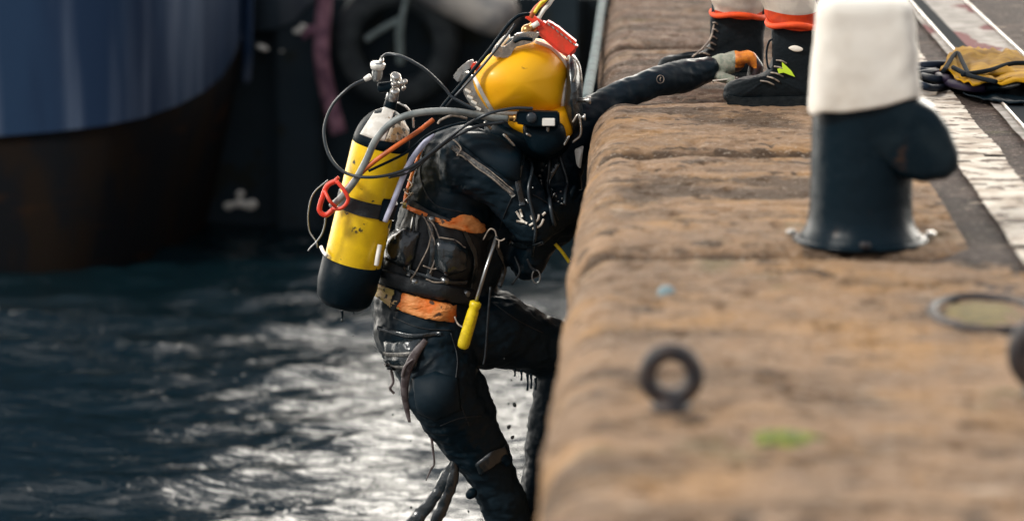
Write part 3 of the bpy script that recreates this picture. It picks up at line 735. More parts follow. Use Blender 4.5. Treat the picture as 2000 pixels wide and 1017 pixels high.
br = boot([(1396, 0), (1490, -2), (1492, 80), (1490, 140), (1470, 152), (1380, 152), (1300, 150), (1286, 138), (1288, 118), (1310, 109), (1350, 110), (1380, 92), (1394, 60)],
     [(1288, 138), (1330, 142), (1490, 140), (1492, 153), (1400, 156), (1296, 155)], rY, .046,
     [((1366, 104), (1386, 108)), ((1374, 94), (1394, 98)), ((1382, 84), (1398, 88)), ((1388, 72), (1400, 76)), ((1392, 58), (1402, 62)), ((1392, 45), (1402, 48))], 'rear')
obj('lace_tail', tube([P(1396, 40, rY-.03), P(1388, 75, rY-.06), P(1372, 95, rY-.06), P(1352, 112, rY-.06)], .0035, seg=6), M_cord, br)

# ================================================================== THE DIVER
dv = thing('person', P(880, 600, 10.1), 'diver in black drysuit and harness climbing up, one arm over the quay edge', 'person')
def body():
    bm = bmesh.new(); k = 1/600.
    def cap(a, b, ra, rb, n=5): add_capsule(bm, P(*a), P(*b), ra*k, rb*k, n)
    cap((905, 335, 10.14), (995, 345, 10.24), 92, 88); cap((900, 330, 10.12), (868, 440, 10.12), 88, 92)
    cap((868, 440, 10.12), (822, 545, 10.12), 94, 92); cap((950, 440, 10.22), (895, 555, 10.2), 80, 70)
    cap((822, 545, 10.12), (828, 640, 10.1), 94, 102); cap((895, 555, 10.2), (890, 640, 10.16), 66, 68)
    cap((1005, 290, 10.14), (1010, 215, 10.12), 60, 62)                       # neck and head under the helmet
    cap((1020, 130, 10.12), (1020, 180, 10.12), 62, 58)
    # big drysuit shoulder and left arm bent forward to the wall
    cap((918, 315, 10.02), (975, 345, 10.0), 68, 62); cap((975, 345, 10.0), (1042, 430, 10.0), 60, 50)
    cap((1042, 430, 10.0), (1100, 405, 10.12), 48, 40); cap((1085, 330, 10.2), (1075, 430, 10.2), 56, 60); cap((1060, 430, 10.16), (1030, 510, 10.16), 56, 38)
    # right arm over the quay
    cap((1080, 310, 10.22), (1135, 240, 10.24), 58, 46); cap((1135, 240, 10.24), (1210, 188, 10.34), 44, 30); cap((1210, 188, 10.34), (1280, 160, 10.42), 30, 30)
    cap((1280, 160, 10.42), (1335, 150, 10.52), 30, 35); cap((1335, 150, 10.52), (1385, 137, 10.58), 35, 27)
    # left leg
    cap((838, 640, 10.1), (850, 710, 10.04), 98, 84); cap((850, 710, 10.04), (862, 762, 9.98), 84, 74)
    cap((862, 762, 9.98), (918, 850, 10.06), 73, 62); cap((918, 850, 10.06), (952, 905, 10.1), 62, 54); cap((952, 905, 10.1), (1000, 1030, 10.16), 52, 46)
    cap((1000, 1030, 10.16), (1020, 1110, 10.18), 44, 42); cap((1020, 1120, 10.18), (1080, 1135, 10.18), 34, 26)
    cap((905, 760, 10.05), (930, 800, 10.06), 48, 40)
    # right leg lifted, knee to the wall
    cap((915, 640, 10.16), (965, 640, 10.2), 84, 80); cap((965, 640, 10.2), (1060, 676, 10.28), 78, 62); cap((1060, 676, 10.28), (1108, 700, 10.32), 62, 54)
    cap((1105, 700, 10.32), (1080, 850, 10.3), 54, 54); cap((1080, 850, 10.3), (1060, 960, 10.3), 54, 48); cap((1060, 960, 10.3), (1052, 1100, 10.3), 48, 40)
    cap((1052, 1115, 10.3), (1110, 1130, 10.3), 34, 26)
    me = bake(bm, .0085, 5, .5, 'body')
    wrinkle(me, .010, 5., (1, 1, 1.4), 3); wrinkle(me, .0045, 9, (1, 1, 2.6), 8, True)
    return obj('body', me, M_suit, dv)
bd = body(); SK = Skin(bd)

# drysuit details
bm = bmesh.new(); SK.strap(bm, [(884, 288), (915, 308), (955, 340), (990, 368), (1003, 382)], .0075, .003, .006)
z = obj('back_zip', bm, M_zip, dv)
bm = bmesh.new(); SK.cord(bm, [(892, 296), (930, 325), (968, 352), (1000, 378)], .0022, .010); SK.cord(bm, [(890, 286), (935, 318), (975, 347), (1004, 372)], .0018, .008)
obj('zip_teeth', bm, M_cord, z)
obj('shoulder_flap', SK.patch([(895, 262), (940, 262), (985, 272), (1018, 290)], [(898, 280), (945, 318), (985, 345), (1012, 355)], 18, 10, .010, .02, .014), M_suit, dv)
obj('knee_pad', SK.patch([(805, 738), (850, 725), (895, 738)], [(815, 805), (850, 822), (900, 800)], 14, 10, .004, .02, .022), M_suit, dv)
obj('shin_band', SK.patch([(928, 905), (960, 880), (985, 870)], [(938, 928), (968, 908), (995, 890)], 12, 5, .006, .016, .004), M_glint, dv)
for q_ in (((992, 902), (985, 895)), ((918, 965), (922, 962))):
    bm = bmesh.new(); add_ball(bm, P(*q_[0], 10.03), .017, 2); add_ball(bm, P(*q_[1], 10.03), .019, 2); obj('ankle_valve', bake(bm, .004, 2), M_black, dv)

# harness (worn): back plate, lacing, pouches, belt
hs = obj('harness', SK.patch([(800, 402), (835, 425), (890, 440), (955, 462)], [(748, 545), (800, 560), (860, 580), (925, 595)], 30, 18, .012, .02, .010, .022), M_vest, dv)
SK2 = Skin(bd, hs)
def hpart(name, bm, m): return obj(name, bm, m, dv)
hpart('pouch', SK2.patch([(770, 452), (800, 446), (822, 455)], [(752, 508), (785, 520), (806, 520)], 12, 10, .008, .02, .040, .014), M_glint)
hpart('pouch', SK2.patch([(852, 462), (885, 465), (915, 488)], [(845, 520), (872, 538), (905, 528)], 12, 10, .008, .02, .042, .014), M_glint)
hpart('belt', SK2.patch([(748, 525), (800, 540), (860, 552), (925, 568)], [(740, 552), (800, 570), (850, 584), (912, 596)], 22, 5, .012, .018, .004, .003), M_vest)
ob = hpart('waist_band', SK2.patch([(733, 552), (775, 568), (830, 582), (889, 596)], [(740, 578), (768, 600), (820, 620), (887, 630)], 26, 7, .008, .018, .008, .012), [M_orfab, M_tan])
for p in ob.data.polygons:
    if p.center.x < P(778, 580, 10).x: p.material_index = 1
hpart('keeper_strap', SK2.patch([(777, 566), (789, 570)], [(765, 604), (778, 608)], 3, 6, .018, .02), M_vest)
hpart('orange_panel', SK2.patch([(858, 436), (905, 418), (925, 422), (944, 438)], [(862, 440), (900, 450), (925, 456), (942, 455)], 16, 6, .012, .02, .010, .006), M_orfab)
bm = bmesh.new(); SK2.strap(bm, [(838, 268), (822, 305), (808, 345), (796, 385), (800, 405), (830, 420), (870, 436)], .0075, .004, .008); hpart('orange_piping', bm, M_orfab)
bm = bmesh.new(); SK2.strap(bm, [(806, 400), (850, 425), (900, 442), (958, 462)], .014, .004, .010); hpart('upper_strap', bm, M_vest)
for pl in ([(828, 424), (842, 450), (856, 490), (866, 528)], [(846, 452), (836, 480), (820, 515), (806, 546)], [(834, 430), (850, 440), (862, 470)], [(858, 470), (850, 505), (840, 530)],
           [(792, 368), (800, 380), (812, 378), (798, 392), (790, 400)], [(800, 350), (812, 362), (806, 372)], [(826, 515), (850, 522), (862, 512)], [(770, 470), (790, 478), (810, 474)], [(858, 462), (890, 470), (905, 482)],
           [(888, 278), (902, 292), (896, 304), (912, 312)], [(832, 545), (848, 552), (870, 548)]):
    hpart('lacing_cord', SK2.cord(bmesh.new(), pl, .0026, .014), M_cord)
for x, y in ((842, 430), (812, 552), (905, 575), (868, 545), (800, 402)):
    q, nn = SK2.hit(x, y); bm = bmesh.new(); add_box(bm, q+nn*.012, (.028, .008, .020), Matrix.Rotation(.25, 3, 'Y'), .003); hpart('buckle', bm, M_steel)
for pl_, w_ in (([(838, 428), (846, 480), (838, 540)], .010), ([(815, 420), (806, 470), (800, 535)], .008), ([(905, 450), (925, 500), (915, 560)], .009), ([(765, 430), (756, 480), (746, 530)], .008), ([(790, 520), (850, 545), (905, 548)], .006)):
    hpart('webbing_strap', SK2.strap(bmesh.new(), pl_, w_, .003, .012), M_glint)
bm = bmesh.new()
for a in ([(1008, 412), (1018, 426), (1030, 436)], [(1016, 408), (1020, 422)], [(1010, 430), (1026, 432)], [(1034, 440), (1048, 430), (1052, 418)], [(1040, 446), (1054, 440), (1060, 428)], [(1058, 420), (1064, 414)], [(1040, 428), (1036, 420)]):
    SK2.strap(bm, a, .0035, .002, .006)
hpart('reflective_chevrons', bm, M_refl)
for i in range(26):
    bm = bmesh.new(); x, y = random.uniform(1010, 1110), random.uniform(262, 400)
    q, nn = SK2.hit(x, y); add_tube(bm, [q+nn*.004, q+nn*.012+V((random.uniform(-.012, .012), 0, random.uniform(-.02, .02)))], .0028, seg=6, smooth=0)
    if i % 4 == 0: add_ball(bm, q+nn*.006, .006, 1)
    hpart('chest_fitting', bm, M_steel)
bm = bmesh.new(); SK2.cord(bm, [(1020, 290), (1035, 330), (1030, 380), (1045, 440), (1038, 500)], .006, .01); SK2.cord(bm, [(1060, 270), (1075, 320), (1068, 380), (1078, 440)], .007, .01); SK2.cord(bm, [(1090, 300), (1105, 350), (1098, 400)], .006, .01)
hpart('chest_hose', bm, M_hose)
obj('d_ring', tube([P(1047+math.cos(a)*8, 540+math.sin(a)*13, 10.1) for a in [2*PI*i/16 for i in range(17)]], .0028, seg=6, smooth=0, caps=False), M_steel, dv)
obj('hanging_strap', tubes(([P(1030, 505, 10.1), P(1038, 522, 10.1), P(1046, 528, 10.1)], .006), ([P(1005, 500, 10.1), P(1015, 530, 10.08), P(1000, 555, 10.08)], .004), ([P(958, 560, 9.98), P(953, 620, 9.98), P(948, 690, 9.98), P(944, 712, 9.98)], .004)), M_vest, dv)
obj('yellow_hose_end', tube([P(1084, 476, 10.05), P(1098, 492, 10.05), P(1112, 512, 10.05)], .006), M_ytool, dv)
for pl_ in ([(826, 300), (822, 350), (850, 400), (905, 414)], [(1000, 385), (985, 420), (975, 450)], [(1040, 380), (1072, 400), (1090, 430)], [(960, 590), (1010, 625), (1060, 650)], [(880, 650), (893, 700), (890, 760), (915, 830)], [(860, 830), (900, 815), (940, 812)], [(770, 620), (820, 640), (880, 645)], [(1010, 300), (1030, 270), (1080, 262)]):
    hpart('suit_seam', SK2.cord(bmesh.new(), pl_, .0022, .002), M_vest)
for pl_, w_ in (([(1000, 262), (1040, 292), (1092, 300)], .009), ([(1022, 300), (1010, 350), (1020, 400)], .010), ([(990, 470), (1025, 480), (1060, 470)], .010), ([(965, 470), (985, 520), (975, 560)], .008), ([(1090, 320), (1070, 360), (1085, 395)], .008), ([(740, 640), (800, 655), (860, 650)], .007)):
    hpart('webbing_strap', SK2.strap(bmesh.new(), pl_, w_, .003, .006), M_glint)
hpart('bright_gap_plate', plate([(1122, 292), (1140, 284), (1138, 300), (1134, 330), (1126, 322)], 10.06, .012, .003), M_whitep)  # added white plate standing in for bright water between arm and quay
# thigh pocket
pk = hpart('thigh_pocket', SK.patch([(754, 668), (790, 662), (835, 660)], [(756, 722), (790, 724), (812, 722)], 16, 10, .008, .02, .022, .014), M_glint)
bm = bmesh.new(); SKp = Skin(bd, pk); SKp.strap(bm, [(752, 690), (785, 692), (815, 688)], .0065, .003, .005); SKp.strap(bm, [(752, 712), (785, 716), (808, 712)], .006, .003, .005); obj('pocket_strap', bm, M_zip, pk)
M_brown = mat('wet_brown_webbing', (.055,.040,.042), .4, col2=(.12,.10,.10), scale=40)
bm = bmesh.new(); add_tube(bm, [P(832, 664, 9.88), P(812, 690, 9.87), P(795, 725, 9.88), P(790, 765, 9.9), P(795, 800, 9.92), P(800, 824, 9.92)], [.010, .016, .014, .010, .005], flat=.35, seg=8, up=V((0,1,0)))
add_tube(bm, [P(808, 700, 9.87), P(792, 715, 9.87), P(786, 735, 9.88)], .006, seg=6)
add_tube(bm, [P(764, 722, 9.92), P(768, 745, 9.92), P(762, 758, 9.92), P(770, 768, 9.92)], .005, seg=6); hpart('loose_strap', bm, M_brown)
bm = bmesh.new(); add_tube(bm, [P(838, 826, 9.98), P(842, 850, 9.98), P(846, 880, 9.98), P(848, 905, 9.98), P(842, 915, 9.98), P(832, 938, 9.98)], [.009, .005, .0035, .0045, .002], seg=6)
hpart('knee_strap_tail', bm, M_brown)
bm = bmesh.new()
add_tube(bm, [P(892, 888, 10.05), P(872, 930, 10.05), P(846, 975, 10.05), P(815, 1010, 10.05), P(780, 1060, 10.05)], [.012, .022, .020, .024, .03], flat=.3, seg=8, up=V((.2,1,0)))
add_tube(bm, [P(890, 896, 10.03), P(884, 940, 10.03), P(866, 985, 10.03), P(848, 1030, 10.03), P(840, 1070, 10.03)], [.010, .020, .018, .02, .02], flat=.3, seg=8, up=V((-.2,1,0)))
me = bpy.data.meshes.new('s'); bm.to_mesh(me); bm.free(); wrinkle(me, .006, 28)
tag(obj('dangling_fin_straps', me, M_glint, dv))
# drips on the thigh and icicle-like water threads
for x, y, l in ((668, 612, 16), (1018, 728, 14), (1030, 736, 26), (1037, 736, 22), (1005, 726, 8), (1046, 744, 16), (690, 606, 7)):
    hpart('water_drip', tube([P(x, y-6, 10.1), P(x+1, y+l*.4, 10.1), P(x, y+l, 10.1)], [.006, .003, .0045], seg=6), M_black)

# gloves
def glove(pts, mats, name):
    bm = bmesh.new()
    for a, b, ra, rb in pts: add_capsule(bm, a, b, ra, rb, 4)
    return bake(bm, .0035, 3, .5)
pl = []; Yh = 10.6
w0, kn = P(1384, 136, Yh), P(1436, 118, Yh+.01)
pl.append((w0, w0.lerp(kn, .5), .036, .040)); pl.append((w0.lerp(kn, .4)+V((0,-.015,0)), kn+V((0,-.030,-.004)), .036, .034)); pl.append((w0.lerp(kn, .4)+V((0,.02,0)), kn+V((0,.034,0)), .034, .030))
for i, dy in enumerate((-.055, -.024, .010, .040)):
    a = P(1442, 112+i*1.0, Yh)+V((0, dy, 0)); b = P(1466-i*1.5, 108+i, Yh)+V((0, dy, 0)); c = P(1480-i*2.5, 126+i*1, Yh)+V((0, dy*.95, 0)); d = P(1472-i*2, 154-i, Yh)+V((0, dy*.9, 0))
    pl += [(a, b, .020, .0185), (b, c, .0185, .0165), (c, d, .0165, .013)]
th = P(1402, 146, Yh)+V((0, -.045, 0)); pl += [(th, P(1430, 152, Yh)+V((0,-.075,0)), .020, .016), (P(1430, 152, Yh)+V((0,-.075,0)), P(1456, 156, Yh)+V((0,-.07,0)), .016, .012)]
me = glove(pl, None, 'glove'); gl = obj('glove', me, [M_greengl, M_orgl, M_dkgl], dv)
x1, x2, zf = P(1436, 120, Yh-.04).x, P(1477, 120, Yh-.04).x, P(1460, 132, Yh-.04).z
for p in me.polygons:
    c = p.center; p.material_index = 2 if (c.z < zf and c.x > x1) or c.x > x2 else 1 if c.x > x1 else 0
gl['label'] = 'grey-green work glove with orange knuckles and dark fingertips'
obj('cuff_band', tubes(([P(1386, 116, Yh), P(1390, 138, Yh-.045), P(1393, 160, Yh)], .004), ([P(1396, 118, Yh), P(1401, 138, Yh-.045), P(1404, 158, Yh)], .003)), M_refl, gl)
obj('white_cuff_edge', tube([P(1392, 158, 10.52), P(1420, 155, 10.52), P(1440, 152, 10.52)], .004, flat=.6), M_refl, gl)
pl = []; w0 = P(1096, 408, 10.1)
pl.append((w0, P(1128, 388, 10.14), .034, .032))
for i, dy in enumerate((-.035, -.012, .012, .034)): pl += [(P(1128, 386, 10.14)+V((0, dy, 0)), P(1146, 368+i*2, 10.14)+V((0, dy, 0)), .012, .011), (P(1146, 368+i*2, 10.14)+V((0, dy, 0)), P(1152, 345+i*4, 10.14)+V((0, dy, 0)), .011, .009)]
pl.append((P(1110, 392, 10.1)+V((0,-.03,0)), P(1122, 366, 10.08), .014, .010))
obj('glove', glove(pl, None, 'glove'), M_black, dv)['label'] = 'black glove pressed against the quay wall'
# sleeve badge: round white emblem on the forearm
q, nn = SK.hit(1289, 155)
bm = bmesh.new(); u = V((0,0,1))-nn*nn.z; u.normalize(); w = nn.cross(u)
add_tube(bm, [q+nn*.003+(u*math.cos(a)+w*math.sin(a))*.0135 for a in [2*PI*i/24 for i in range(25)]], .0012, seg=5, smooth=0, caps=False)
add_tube(bm, [q+nn*.004+u*.007-w*.002, q+nn*.004+w*.002, q+nn*.004-u*.007-w*.001], .0016, seg=5)
obj('sleeve_badge', bm, M_cord, dv)

# ------------------------------------------------------------------ diving helmet
HY = 10.08
hl = thing('diving_helmet', P(1020, 170, HY), 'yellow commercial diving helmet with chrome fittings worn by the diver', 'helmet')
bm = inflate([(926, 152), (940, 118), (985, 88), (1040, 76), (1085, 92), (1112, 130), (1112, 160), (1100, 215), (1040, 222), (968, 218), (940, 190)], HY, .155, rings=12, power=.5, n=8, tilt=.35)
sh = obj('shell', bm, M_dryh, hl); SH = Skin(sh)
bm = inflate([(985, 205), (1060, 208), (1110, 205), (1124, 240), (1112, 268), (1090, 262), (1030, 268), (1005, 256), (982, 236)], HY+.01, .12, rings=7, power=.5); lc = obj('lower_collar', bm, M_dryh, hl)
obj('neck_dam', inflate([(960, 232), (1010, 240), (1090, 246), (1118, 262), (1100, 300), (1050, 312), (990, 296), (950, 262)], HY+.03, .13, rings=6), M_black, hl)
# white trim round the shell
def trim(pl, r, m=M_whitep, name='trim', off=.003, sk=SH): 
    bm = bmesh.new(); sk.cord(bm, pl, r, off, 8); return obj(name, bm, m, hl)
trim([(928, 150), (945, 185), (962, 214)], .0075); trim([(962, 216), (1000, 219), (1040, 218), (1098, 216)], .0080)
trim([(1096, 214), (1101, 180), (1108, 150)], .0085); trim([(1112, 142), (1098, 118), (1075, 95), (1045, 84)], .0065)
# left side ring and clamp plates
b = plate([(898, 148), (912, 138), (926, 152), (936, 180), (962, 216), (950, 224), (926, 214), (908, 185)], HY-.05, .05, .004); obj('neck_clamp', b, M_chrome, hl, False)
for x, y, a in ((918, 190, .5), (926, 200, .5), (934, 212, .5), (914, 178, .5)):
    bm = bmesh.new(); add_box(bm, P(x, y, HY-.085), (.022, .012, .009), Matrix.Rotation(a, 3, 'Y'), .002); obj('latch_tooth', bm, M_whitep, hl, False)
# rear hinge bracket on top
obj('hinge_bracket', plate([(962, 108), (972, 84), (984, 92), (1000, 80), (1006, 66), (1034, 62), (1056, 66), (1040, 84), (1006, 92), (994, 114)], HY-.10, .03, .004, .3), M_chrome, hl, False)
obj('hinge_bracket', plate([(965, 92), (980, 74), (992, 66), (998, 72), (982, 90), (972, 100)], HY-.03, .03, .004), M_whitep, hl, False)
obj('hinge_pin', tube([P(1005, 82, HY-.12), P(1020, 76, HY-.125), P(1040, 78, HY-.12)], .006), M_black, hl)
bm = bmesh.new(); add_ball(bm, P(1030, 60, HY-.05), .022, 2); add_ball(bm, P(1042, 52, HY-.05), .018, 2); obj('top_fitting', bake(bm, .004, 2), mat('brass', (.45,.26,.10), .3, 1.0), hl)
# red handle / lamp bracket
hb_ = plate([(1052, 50), (1066, 38), (1086, 48), (1130, 84), (1128, 96), (1112, 112), (1096, 104), (1060, 74), (1048, 62)], HY-.06, .07, .009, .0); obj('red_weight_block', hb_, M_red, hl, False)
bm = bmesh.new()
for i in range(7): add_box(bm, P(1072+i*8.4, 48+i*6.6, HY-.098), (.004, .008, .012), Matrix.Rotation(-.7, 3, 'Y'), .001)
obj('block_screws', bm, M_chrome, hl, False)
obj('red_handle', tube([P(1030, 30, HY-.06), P(1042, 38, HY-.065), P(1058, 50, HY-.065)], [.012, .013, .014], seg=12), M_red, hl)
obj('white_clip', tube([P(1052, 45, HY-.1), P(1040, 52, HY-.1)], .009), M_whitep, hl)
# left red clip and lever
bm = bmesh.new(); add_box(bm, P(928, 130, HY-.09), (.024, .03, .028), Matrix.Rotation(.6, 3, 'Y'), .005); obj('red_clip', bm, M_red, hl, False)
obj('side_lever', plate([(884, 150), (896, 134), (916, 118), (926, 116), (920, 132), (904, 144), (896, 162)], HY-.07, .02, .004), M_chrome, hl, False)
# face port assembly at right
obj('face_port_frame', inflate([(1108, 112), (1122, 108), (1136, 140), (1138, 190), (1136, 240), (1122, 262), (1108, 240), (1100, 200), (1106, 150)], HY+.02, .11, rings=6), M_glint, hl)
obj('port_bolt', lathe(P(1128, 196, HY-.06), P(1158, 196, HY-.06), [(0, .008), (.03, .007), (.036, .013), (.044, .013)], 12), M_chrome, hl)
obj('port_bolt', lathe(P(1120, 231, HY-.06), P(1150, 229, HY-.06), [(0, .007), (.03, .006), (.034, .011), (.04, .010)], 12), M_chrome, hl)
obj('port_rim', tube([P(1114, 108, HY-.08), P(1130, 125, HY-.08), P(1136, 160, HY-.08)], .004), M_chrome, hl)
obj('port_rim', tube([P(1118, 240, HY-.1), P(1130, 225, HY-.1), P(1134, 262, HY-.1), P(1118, 278, HY-.1)], .004), M_chrome, hl)
obj('port_rim', tube([P(1122, 118, HY-.09), P(1126, 140, HY-.09), P(1120, 160, HY-.09)], .003), M_chrome, hl)
# side block valve
sb = obj('side_block', plate([(1010, 216), (1092, 218), (1094, 246), (1040, 246), (1008, 240)], HY-.165, .05, .005), M_black, hl, False)
obj('valve_knob', lathe(P(1038, 230, HY-.18), P(1038, 230, HY-.24), [(0, .018), (.014, .018), (.018, .012)], 12), M_hose, hl)
obj('valve_plate', plate([(1059, 231), (1084, 231), (1084, 246), (1059, 246)], HY-.20, .01, .002), M_whitep, hl, False)
obj('brass_union', lathe(P(995, 231, HY-.17), P(1028, 231, HY-.17), [(0, .010), (.012, .010), (.013, .013), (.03, .013), (.031, .009), (.052, .009)], 10), mat('brass', (.45,.26,.10), .3, 1.0), hl)
obj('hose_union', lathe(P(952, 229, HY-.15), P(985, 232, HY-.16), [(0, .011), (.02, .012), (.022, .009), (.045, .008)], 12), M_steel, hl)
for x in (1010, 1024):
    bm = bmesh.new(); add_box(bm, P(x, 211, HY-.16), (.014, .01, .008), None, .002); obj('lug', bm, M_whitep, hl, False)
obj('exhaust_whisker', inflate([(1022, 244), (1060, 240), (1098, 243), (1104, 280), (1070, 304), (1034, 290)], HY-.11, .055, rings=5, power=.35), M_black, hl)
for a, b in (((948, 240), (958, 252)), ((985, 264), (1004, 284)), ((1030, 262), (1042, 268)), ((1070, 250), (1070, 274)), ((1110, 268), (1102, 282))):
    bm = bmesh.new(); add_capsule(bm, P(*a, HY-.16), P(*b, HY-.15), .006, .005, 3); obj('neck_latch', bake(bm, .003, 1), M_chrome, hl)

# ------------------------------------------------------------------ air cylinder on the back
TY = 9.93
A = P(674, 572, TY+.02); B = P(766, 190, TY); ax = (B-A).normalized(); Lt = (B-A).length; rt = .0945
cy = thing('air_cylinder', P(700, 560, TY), 'scuffed yellow air cylinder with a black dome and boot on the diver\'s back', 'air cylinder')
neck = Lt-.01
prof = [(.06, rt*.9), (.065, rt)]+[(.065+i*(neck-.155-.065)/10, rt) for i in range(1, 11)]
dome = [(neck-.155+.125*math.sin(a), rt*math.cos(a)) for a in [PI/2*i/9 for i in range(0, 9)]]+[(neck-.03, .022), (neck-.005, .020), (neck, .018)]
o = obj('tank', lathe(A, B, prof, 48), M_tank, cy); sharp(o)
d_ = obj('dome', lathe(A, B, dome, 48), M_black, cy)
obj('tank_boot', lathe(A, B, [(-.045, .03), (-.042, .07), (-.02, rt*.96), (.03, rt+.006), (.11, rt+.006), (.112, rt+.002)], 40), M_black, cy)
ST = Skin(o, d_)
M_label = mat('white_label', (.72,.69,.63), .5, col2=(.60,.56,.50), scale=30, col3=(.25,.15,.06), scale3=40, lo3=.66, hi3=.70)
M_labelw = mat('worn_brown_label', (.35,.22,.10), .6, col2=(.50,.42,.32), scale=40, lo=.45, hi=.52, col3=(.05,.05,.04), scale3=50, lo3=.52, hi3=.58)
obj('label', ST.patch([(734, 214), (752, 209), (770, 216)], [(703, 262), (730, 272), (752, 276)], 14, 10, .0015, .004), M_label, cy)
obj('label', ST.patch([(772, 226), (788, 238), (800, 252)], [(752, 276), (776, 280), (795, 276)], 12, 8, .0015, .004), M_labelw, cy)['label'] = 'worn brownish label half rubbed away'
bm = bmesh.new(); t0 = (P(712, 398, TY)-A).dot(ax); add_lathe(bm, A, B, [(t0-.024, rt+.001), (t0-.024, rt+.005), (t0+.024, rt+.005), (t0+.024, rt+.001)], 48); obj('cam_band', bm, M_vest, cy, False)
bm = bmesh.new(); add_box(bm, P(752, 410, TY-.06), (.035, .03, .075), Matrix.Rotation(.2, 3, 'Y'), .006); obj('cam_buckle', bm, M_black, cy, False)
obj('white_edge', tube([P(627, 482, TY), P(632, 492, TY-.03), P(638, 499, TY-.06)], .006), M_whitep, cy); obj('white_edge', tube([P(742, 478, TY-.06), P(738, 500, TY-.07), P(735, 518, TY-.07)], .008), M_whitep, cy)
# soot marks are part of the paint; valve, regulator first stage
obj('valve_stem', lathe(B-ax*.012, B+ax, [(0, .022), (.02, .020), (.05, .017), (.075, .019), (.085, .012)], 16), M_steel, cy)
obj('valve_body', lathe(P(738, 172, TY-.01), P(775, 168, TY-.01), [(0, .014), (.005, .018), (.05, .018), (.056, .014)], 14), M_black, cy)
rg = obj('regulator', lathe(P(736, 160, TY-.03), P(738, 122, TY-.03), [(0, .010), (.012, .016), (.03, .018), (.045, .016), (.047, .024), (.060, .025), (.064, .018)], 20), M_steel, cy)
obj('regulator_cap', lathe(P(737, 134, TY-.03), P(738, 120, TY-.035), [(0, .022), (.012, .0245), (.02, .022), (.022, .01)], 20), M_whitep, rg)
for x, y, r in ((772, 147, .017), (782, 160, .010), (768, 163, .009), (770, 176, .016), (790, 158, .009), (787, 170, .007)):
    obj('valve_fitting', lathe(P(x, y+6, TY-.03), P(x+3, y-8, TY-.05), [(0, r*.7), (.004, r), (.012, r), (.016, r*.75)], 14), M_chrome, cy)
obj('hose_ferrule', lathe(P(712, 156, TY-.03), P(726, 148, TY-.03), [(0, .008), (.014, .010), (.024, .010)], 10), M_whitep, cy)
obj('hose_ferrule', lathe(P(744, 128, TY-.03), P(746, 112, TY-.03), [(0, .008), (.014, .008), (.024, .006)], 10), M_chrome, cy)
obj('guard_loop', tubes(([P(790, 205, TY-.03), P(805, 225, TY-.03), P(808, 250, TY-.03)], .004), ([P(776, 200, TY-.04), P(796, 212, TY-.04), P(800, 224, TY-.04)], .003)), M_chrome, cy)

# ------------------------------------------------------------------ hoses
def hose(pl, r, m, label, name='hose', Y=None, cat='hose'):
    o = obj(name, tube([P(*p) if len(p) == 3 else P(p[0], p[1], Y) for p in pl], r, seg=12, smooth=10), m); return tag(o, label, cat)
hose([(992, 232, 9.92), (955, 229, 9.90), (905, 220, 9.85), (860, 217, 9.81), (805, 223, 9.79), (765, 240, 9.79), (735, 272, 9.79), (716, 312, 9.79), (694, 352, 9.80), (668, 384, 9.82), (648, 402, 9.86)], .0115, M_grey, 'thick grey hose arching from the helmet over the yellow cylinder')
hose([(714, 155, 9.9), (682, 172, 9.88), (648, 208, 9.87), (633, 256, 9.85), (644, 305, 9.82), (676, 338, 9.79), (730, 346, 9.77), (795, 330, 9.82), (850, 292, 9.86), (900, 252, 9.88), (950, 224, 9.86), (1000, 212, 9.88), (1040, 212, 9.9)], .0052, M_hose, 'thin black hose looping left of the cylinder and back up to the helmet')
hose([(746, 112, 9.9), (758, 106, 9.88), (788, 112, 9.86), (830, 136, 9.86), (868, 172, 9.88), (886, 192, 9.88), (930, 214, 9.88)], .0050, M_hose, 'thin black hose curving from the cylinder valve down to the helmet side')
hose([(1034, 28, 9.98), (1012, 32, 9.96), (990, 52, 9.95), (958, 95, 9.93), (925, 136, 9.92), (884, 184, 9.9), (850, 226, 9.9)], .0062, M_black, 'black hose running diagonally down the left of the helmet shell')
hose([(1006, 48, 9.96), (976, 88, 9.94), (940, 132, 9.92), (900, 176, 9.9), (862, 216, 9.9)], .0045, M_hose, 'second thinner black hose beside the diagonal one at the helmet')
hose([(846, 234, 9.88), (815, 258, 9.84), (770, 288, 9.80), (728, 318, 9.79), (697, 346, 9.80), (672, 372, 9.82)], .0078, M_orange, 'orange hose crossing the cylinder under the grey one')
hose([(846, 262, 9.92), (820, 290, 9.88), (798, 322, 9.86), (782, 358, 9.85), (768, 395, 9.85), (752, 432, 9.86)], .0095, M_lav, 'pale lavender hose between the cylinder and the diver\'s back')
hose([(985, 238, 9.9), (930, 248, 9.88), (880, 272, 9.88), (838, 305, 9.87), (800, 335, 9.86), (760, 346, 9.80)], .0055, M_hose, 'black hose sweeping from under the helmet across the shoulder')
hose([(960, 244, 9.93), (910, 240, 9.9), (862, 252, 9.88), (830, 268, 9.88), (790, 300, 9.83), (720, 334, 9.785)], .0045, M_black, 'thin black hose lying along the top of the shoulder')
hose([(912, 232, 9.95), (885, 226, 9.93), (862, 234, 9.93), (855, 242, 9.93)], .0040, M_cord, 'short tan cord loop on top of the shoulder', cat='cord')
um = thing('umbilical', P(1045, 30, 9.98), 'orange and white diving umbilical leading up from the helmet', 'umbilical')
hx = hand+V((-.07, 0, 0))
obj('orange_line', tube([P(1036, 34, 9.98), P(1046, 18, 9.98), P(1062, 2, 9.99), P(1085, -30, 10.02), P(1115, -110, 10.1), hx], .009, seg=10, smooth=10), M_orange, um)
obj('white_line', tube([P(1052, 36, 9.97), P(1062, 20, 9.97), P(1074, 6, 9.98), P(1094, -30, 10.0), P(1122, -110, 10.1), hx+V((.02, 0, .01))], .007, seg=10, smooth=10), M_whitep, um)
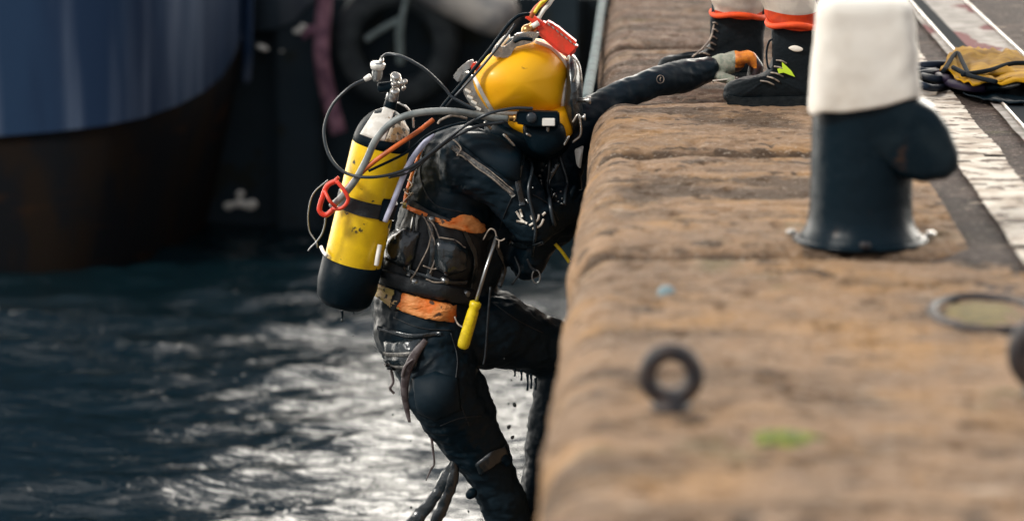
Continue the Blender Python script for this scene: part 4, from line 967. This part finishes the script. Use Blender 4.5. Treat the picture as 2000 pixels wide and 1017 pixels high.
obj('yellow_line', tube([P(1044, 26, 9.96), P(1056, 8, 9.97), P(1074, -12, 9.98), P(1118, -110, 10.1), hx+V((.01, 0, -.01))], .006, seg=10, smooth=10), M_ytool, um)
# red clip with wire at the left of the cylinder
rc = thing('red_clip', P(645, 395, 9.84), 'bright red clip tied to the hoses at the left side of the cylinder', 'clip')
obj('clip_body', tubes(([P(660, 352, 9.80), P(640, 362, 9.80), P(630, 385, 9.80), P(624, 410, 9.80), P(636, 420, 9.80), P(650, 410, 9.80)], .0085), ([P(658, 354, 9.78), P(672, 372, 9.77), P(680, 390, 9.77), P(668, 406, 9.77), P(648, 408, 9.78)], .0065), ([P(634, 372, 9.78), P(644, 392, 9.76), P(656, 404, 9.77)], .006), ([P(655, 352, 9.8), P(662, 346, 9.8)], .006, {'smooth': 0})), M_red, rc)
obj('wire_loop', tubes(([P(636, 420, 9.82), P(634, 440, 9.82), P(628, 458, 9.82), P(618, 472, 9.82), P(606, 484, 9.82), P(602, 490, 9.82)], .0028), ([P(617, 470, 9.82), P(620, 484, 9.82)], .0028, {'smooth': 0}), ([P(640, 352, 9.85), P(612, 378, 9.86), P(602, 415, 9.86), P(604, 450, 9.86), P(616, 470, 9.85)], .0022)), M_steel, rc)
# hand tool hanging from the harness
tl = thing('hand_tool', P(903, 678, 9.86), 'steel rod tool with a bright yellow handle hanging from the harness', 'tool')
a, b = P(903, 680, 9.86), P(930, 588, 9.86); Lh = (b-a).length
obj('handle', lathe(a, b, [(0, .012), (.006, .0185), (.02, .0205), (Lh*.5, .0200), (Lh*.78, .0190), (Lh*.84, .0165), (Lh*.9, .0195), (Lh*.97, .0195), (Lh, .012)], 14), M_ytool, tl)
obj('shaft', tube([b, P(948, 528, 9.88), P(970, 462, 9.92)], .0065, smooth=0), M_steel, tl)
obj('hook', tubes(([P(970, 462, 9.92), P(966, 450, 9.92), P(956, 448, 9.92), P(944, 468, 9.93)], .0025), ([P(968, 466, 9.91), P(978, 470, 9.91), P(986, 466, 9.91)], .0025), ([P(975, 468, 9.91), P(974, 484, 9.91)], .0025)), M_cord, tl)
obj('lanyard', tube([P(888, 618, 9.9), P(893, 630, 9.89), P(899, 636, 9.88), P(908, 640, 9.87)], .0028), M_cord, tl)

# falling drops
drops = [(767, 809, 2.4), (630, 762, 2), (1005, 790, 5), (994, 833, 5), (1001, 853, 4.5), (999, 742, 2), (802, 860, 2), (750, 640, 2), (803, 990, 3), (690, 655, 2), (668, 625, 3), (915, 998, 2.5), (993, 788, 2), (660, 700, 1.6), (985, 700, 1.8)]
bm = bmesh.new(); add_ball(bm, V(), 1, 2); dm = bpy.data.meshes.new('drop'); bm.to_mesh(dm); bm.free(); dm.materials.append(M_drop)
for x, y, r in drops:
    o = bpy.data.objects.new('water_drop', dm); C.objects.link(o); o.location = P(x, y, 10.05); s = r/600*.8; o.scale = (s, s, s*1.35); o.rotation_euler = (0, random.uniform(-.6, .6), 0)
    tag(o, 'small dark drop of water falling from the diver', 'water drop', 'drops falling from the diver')
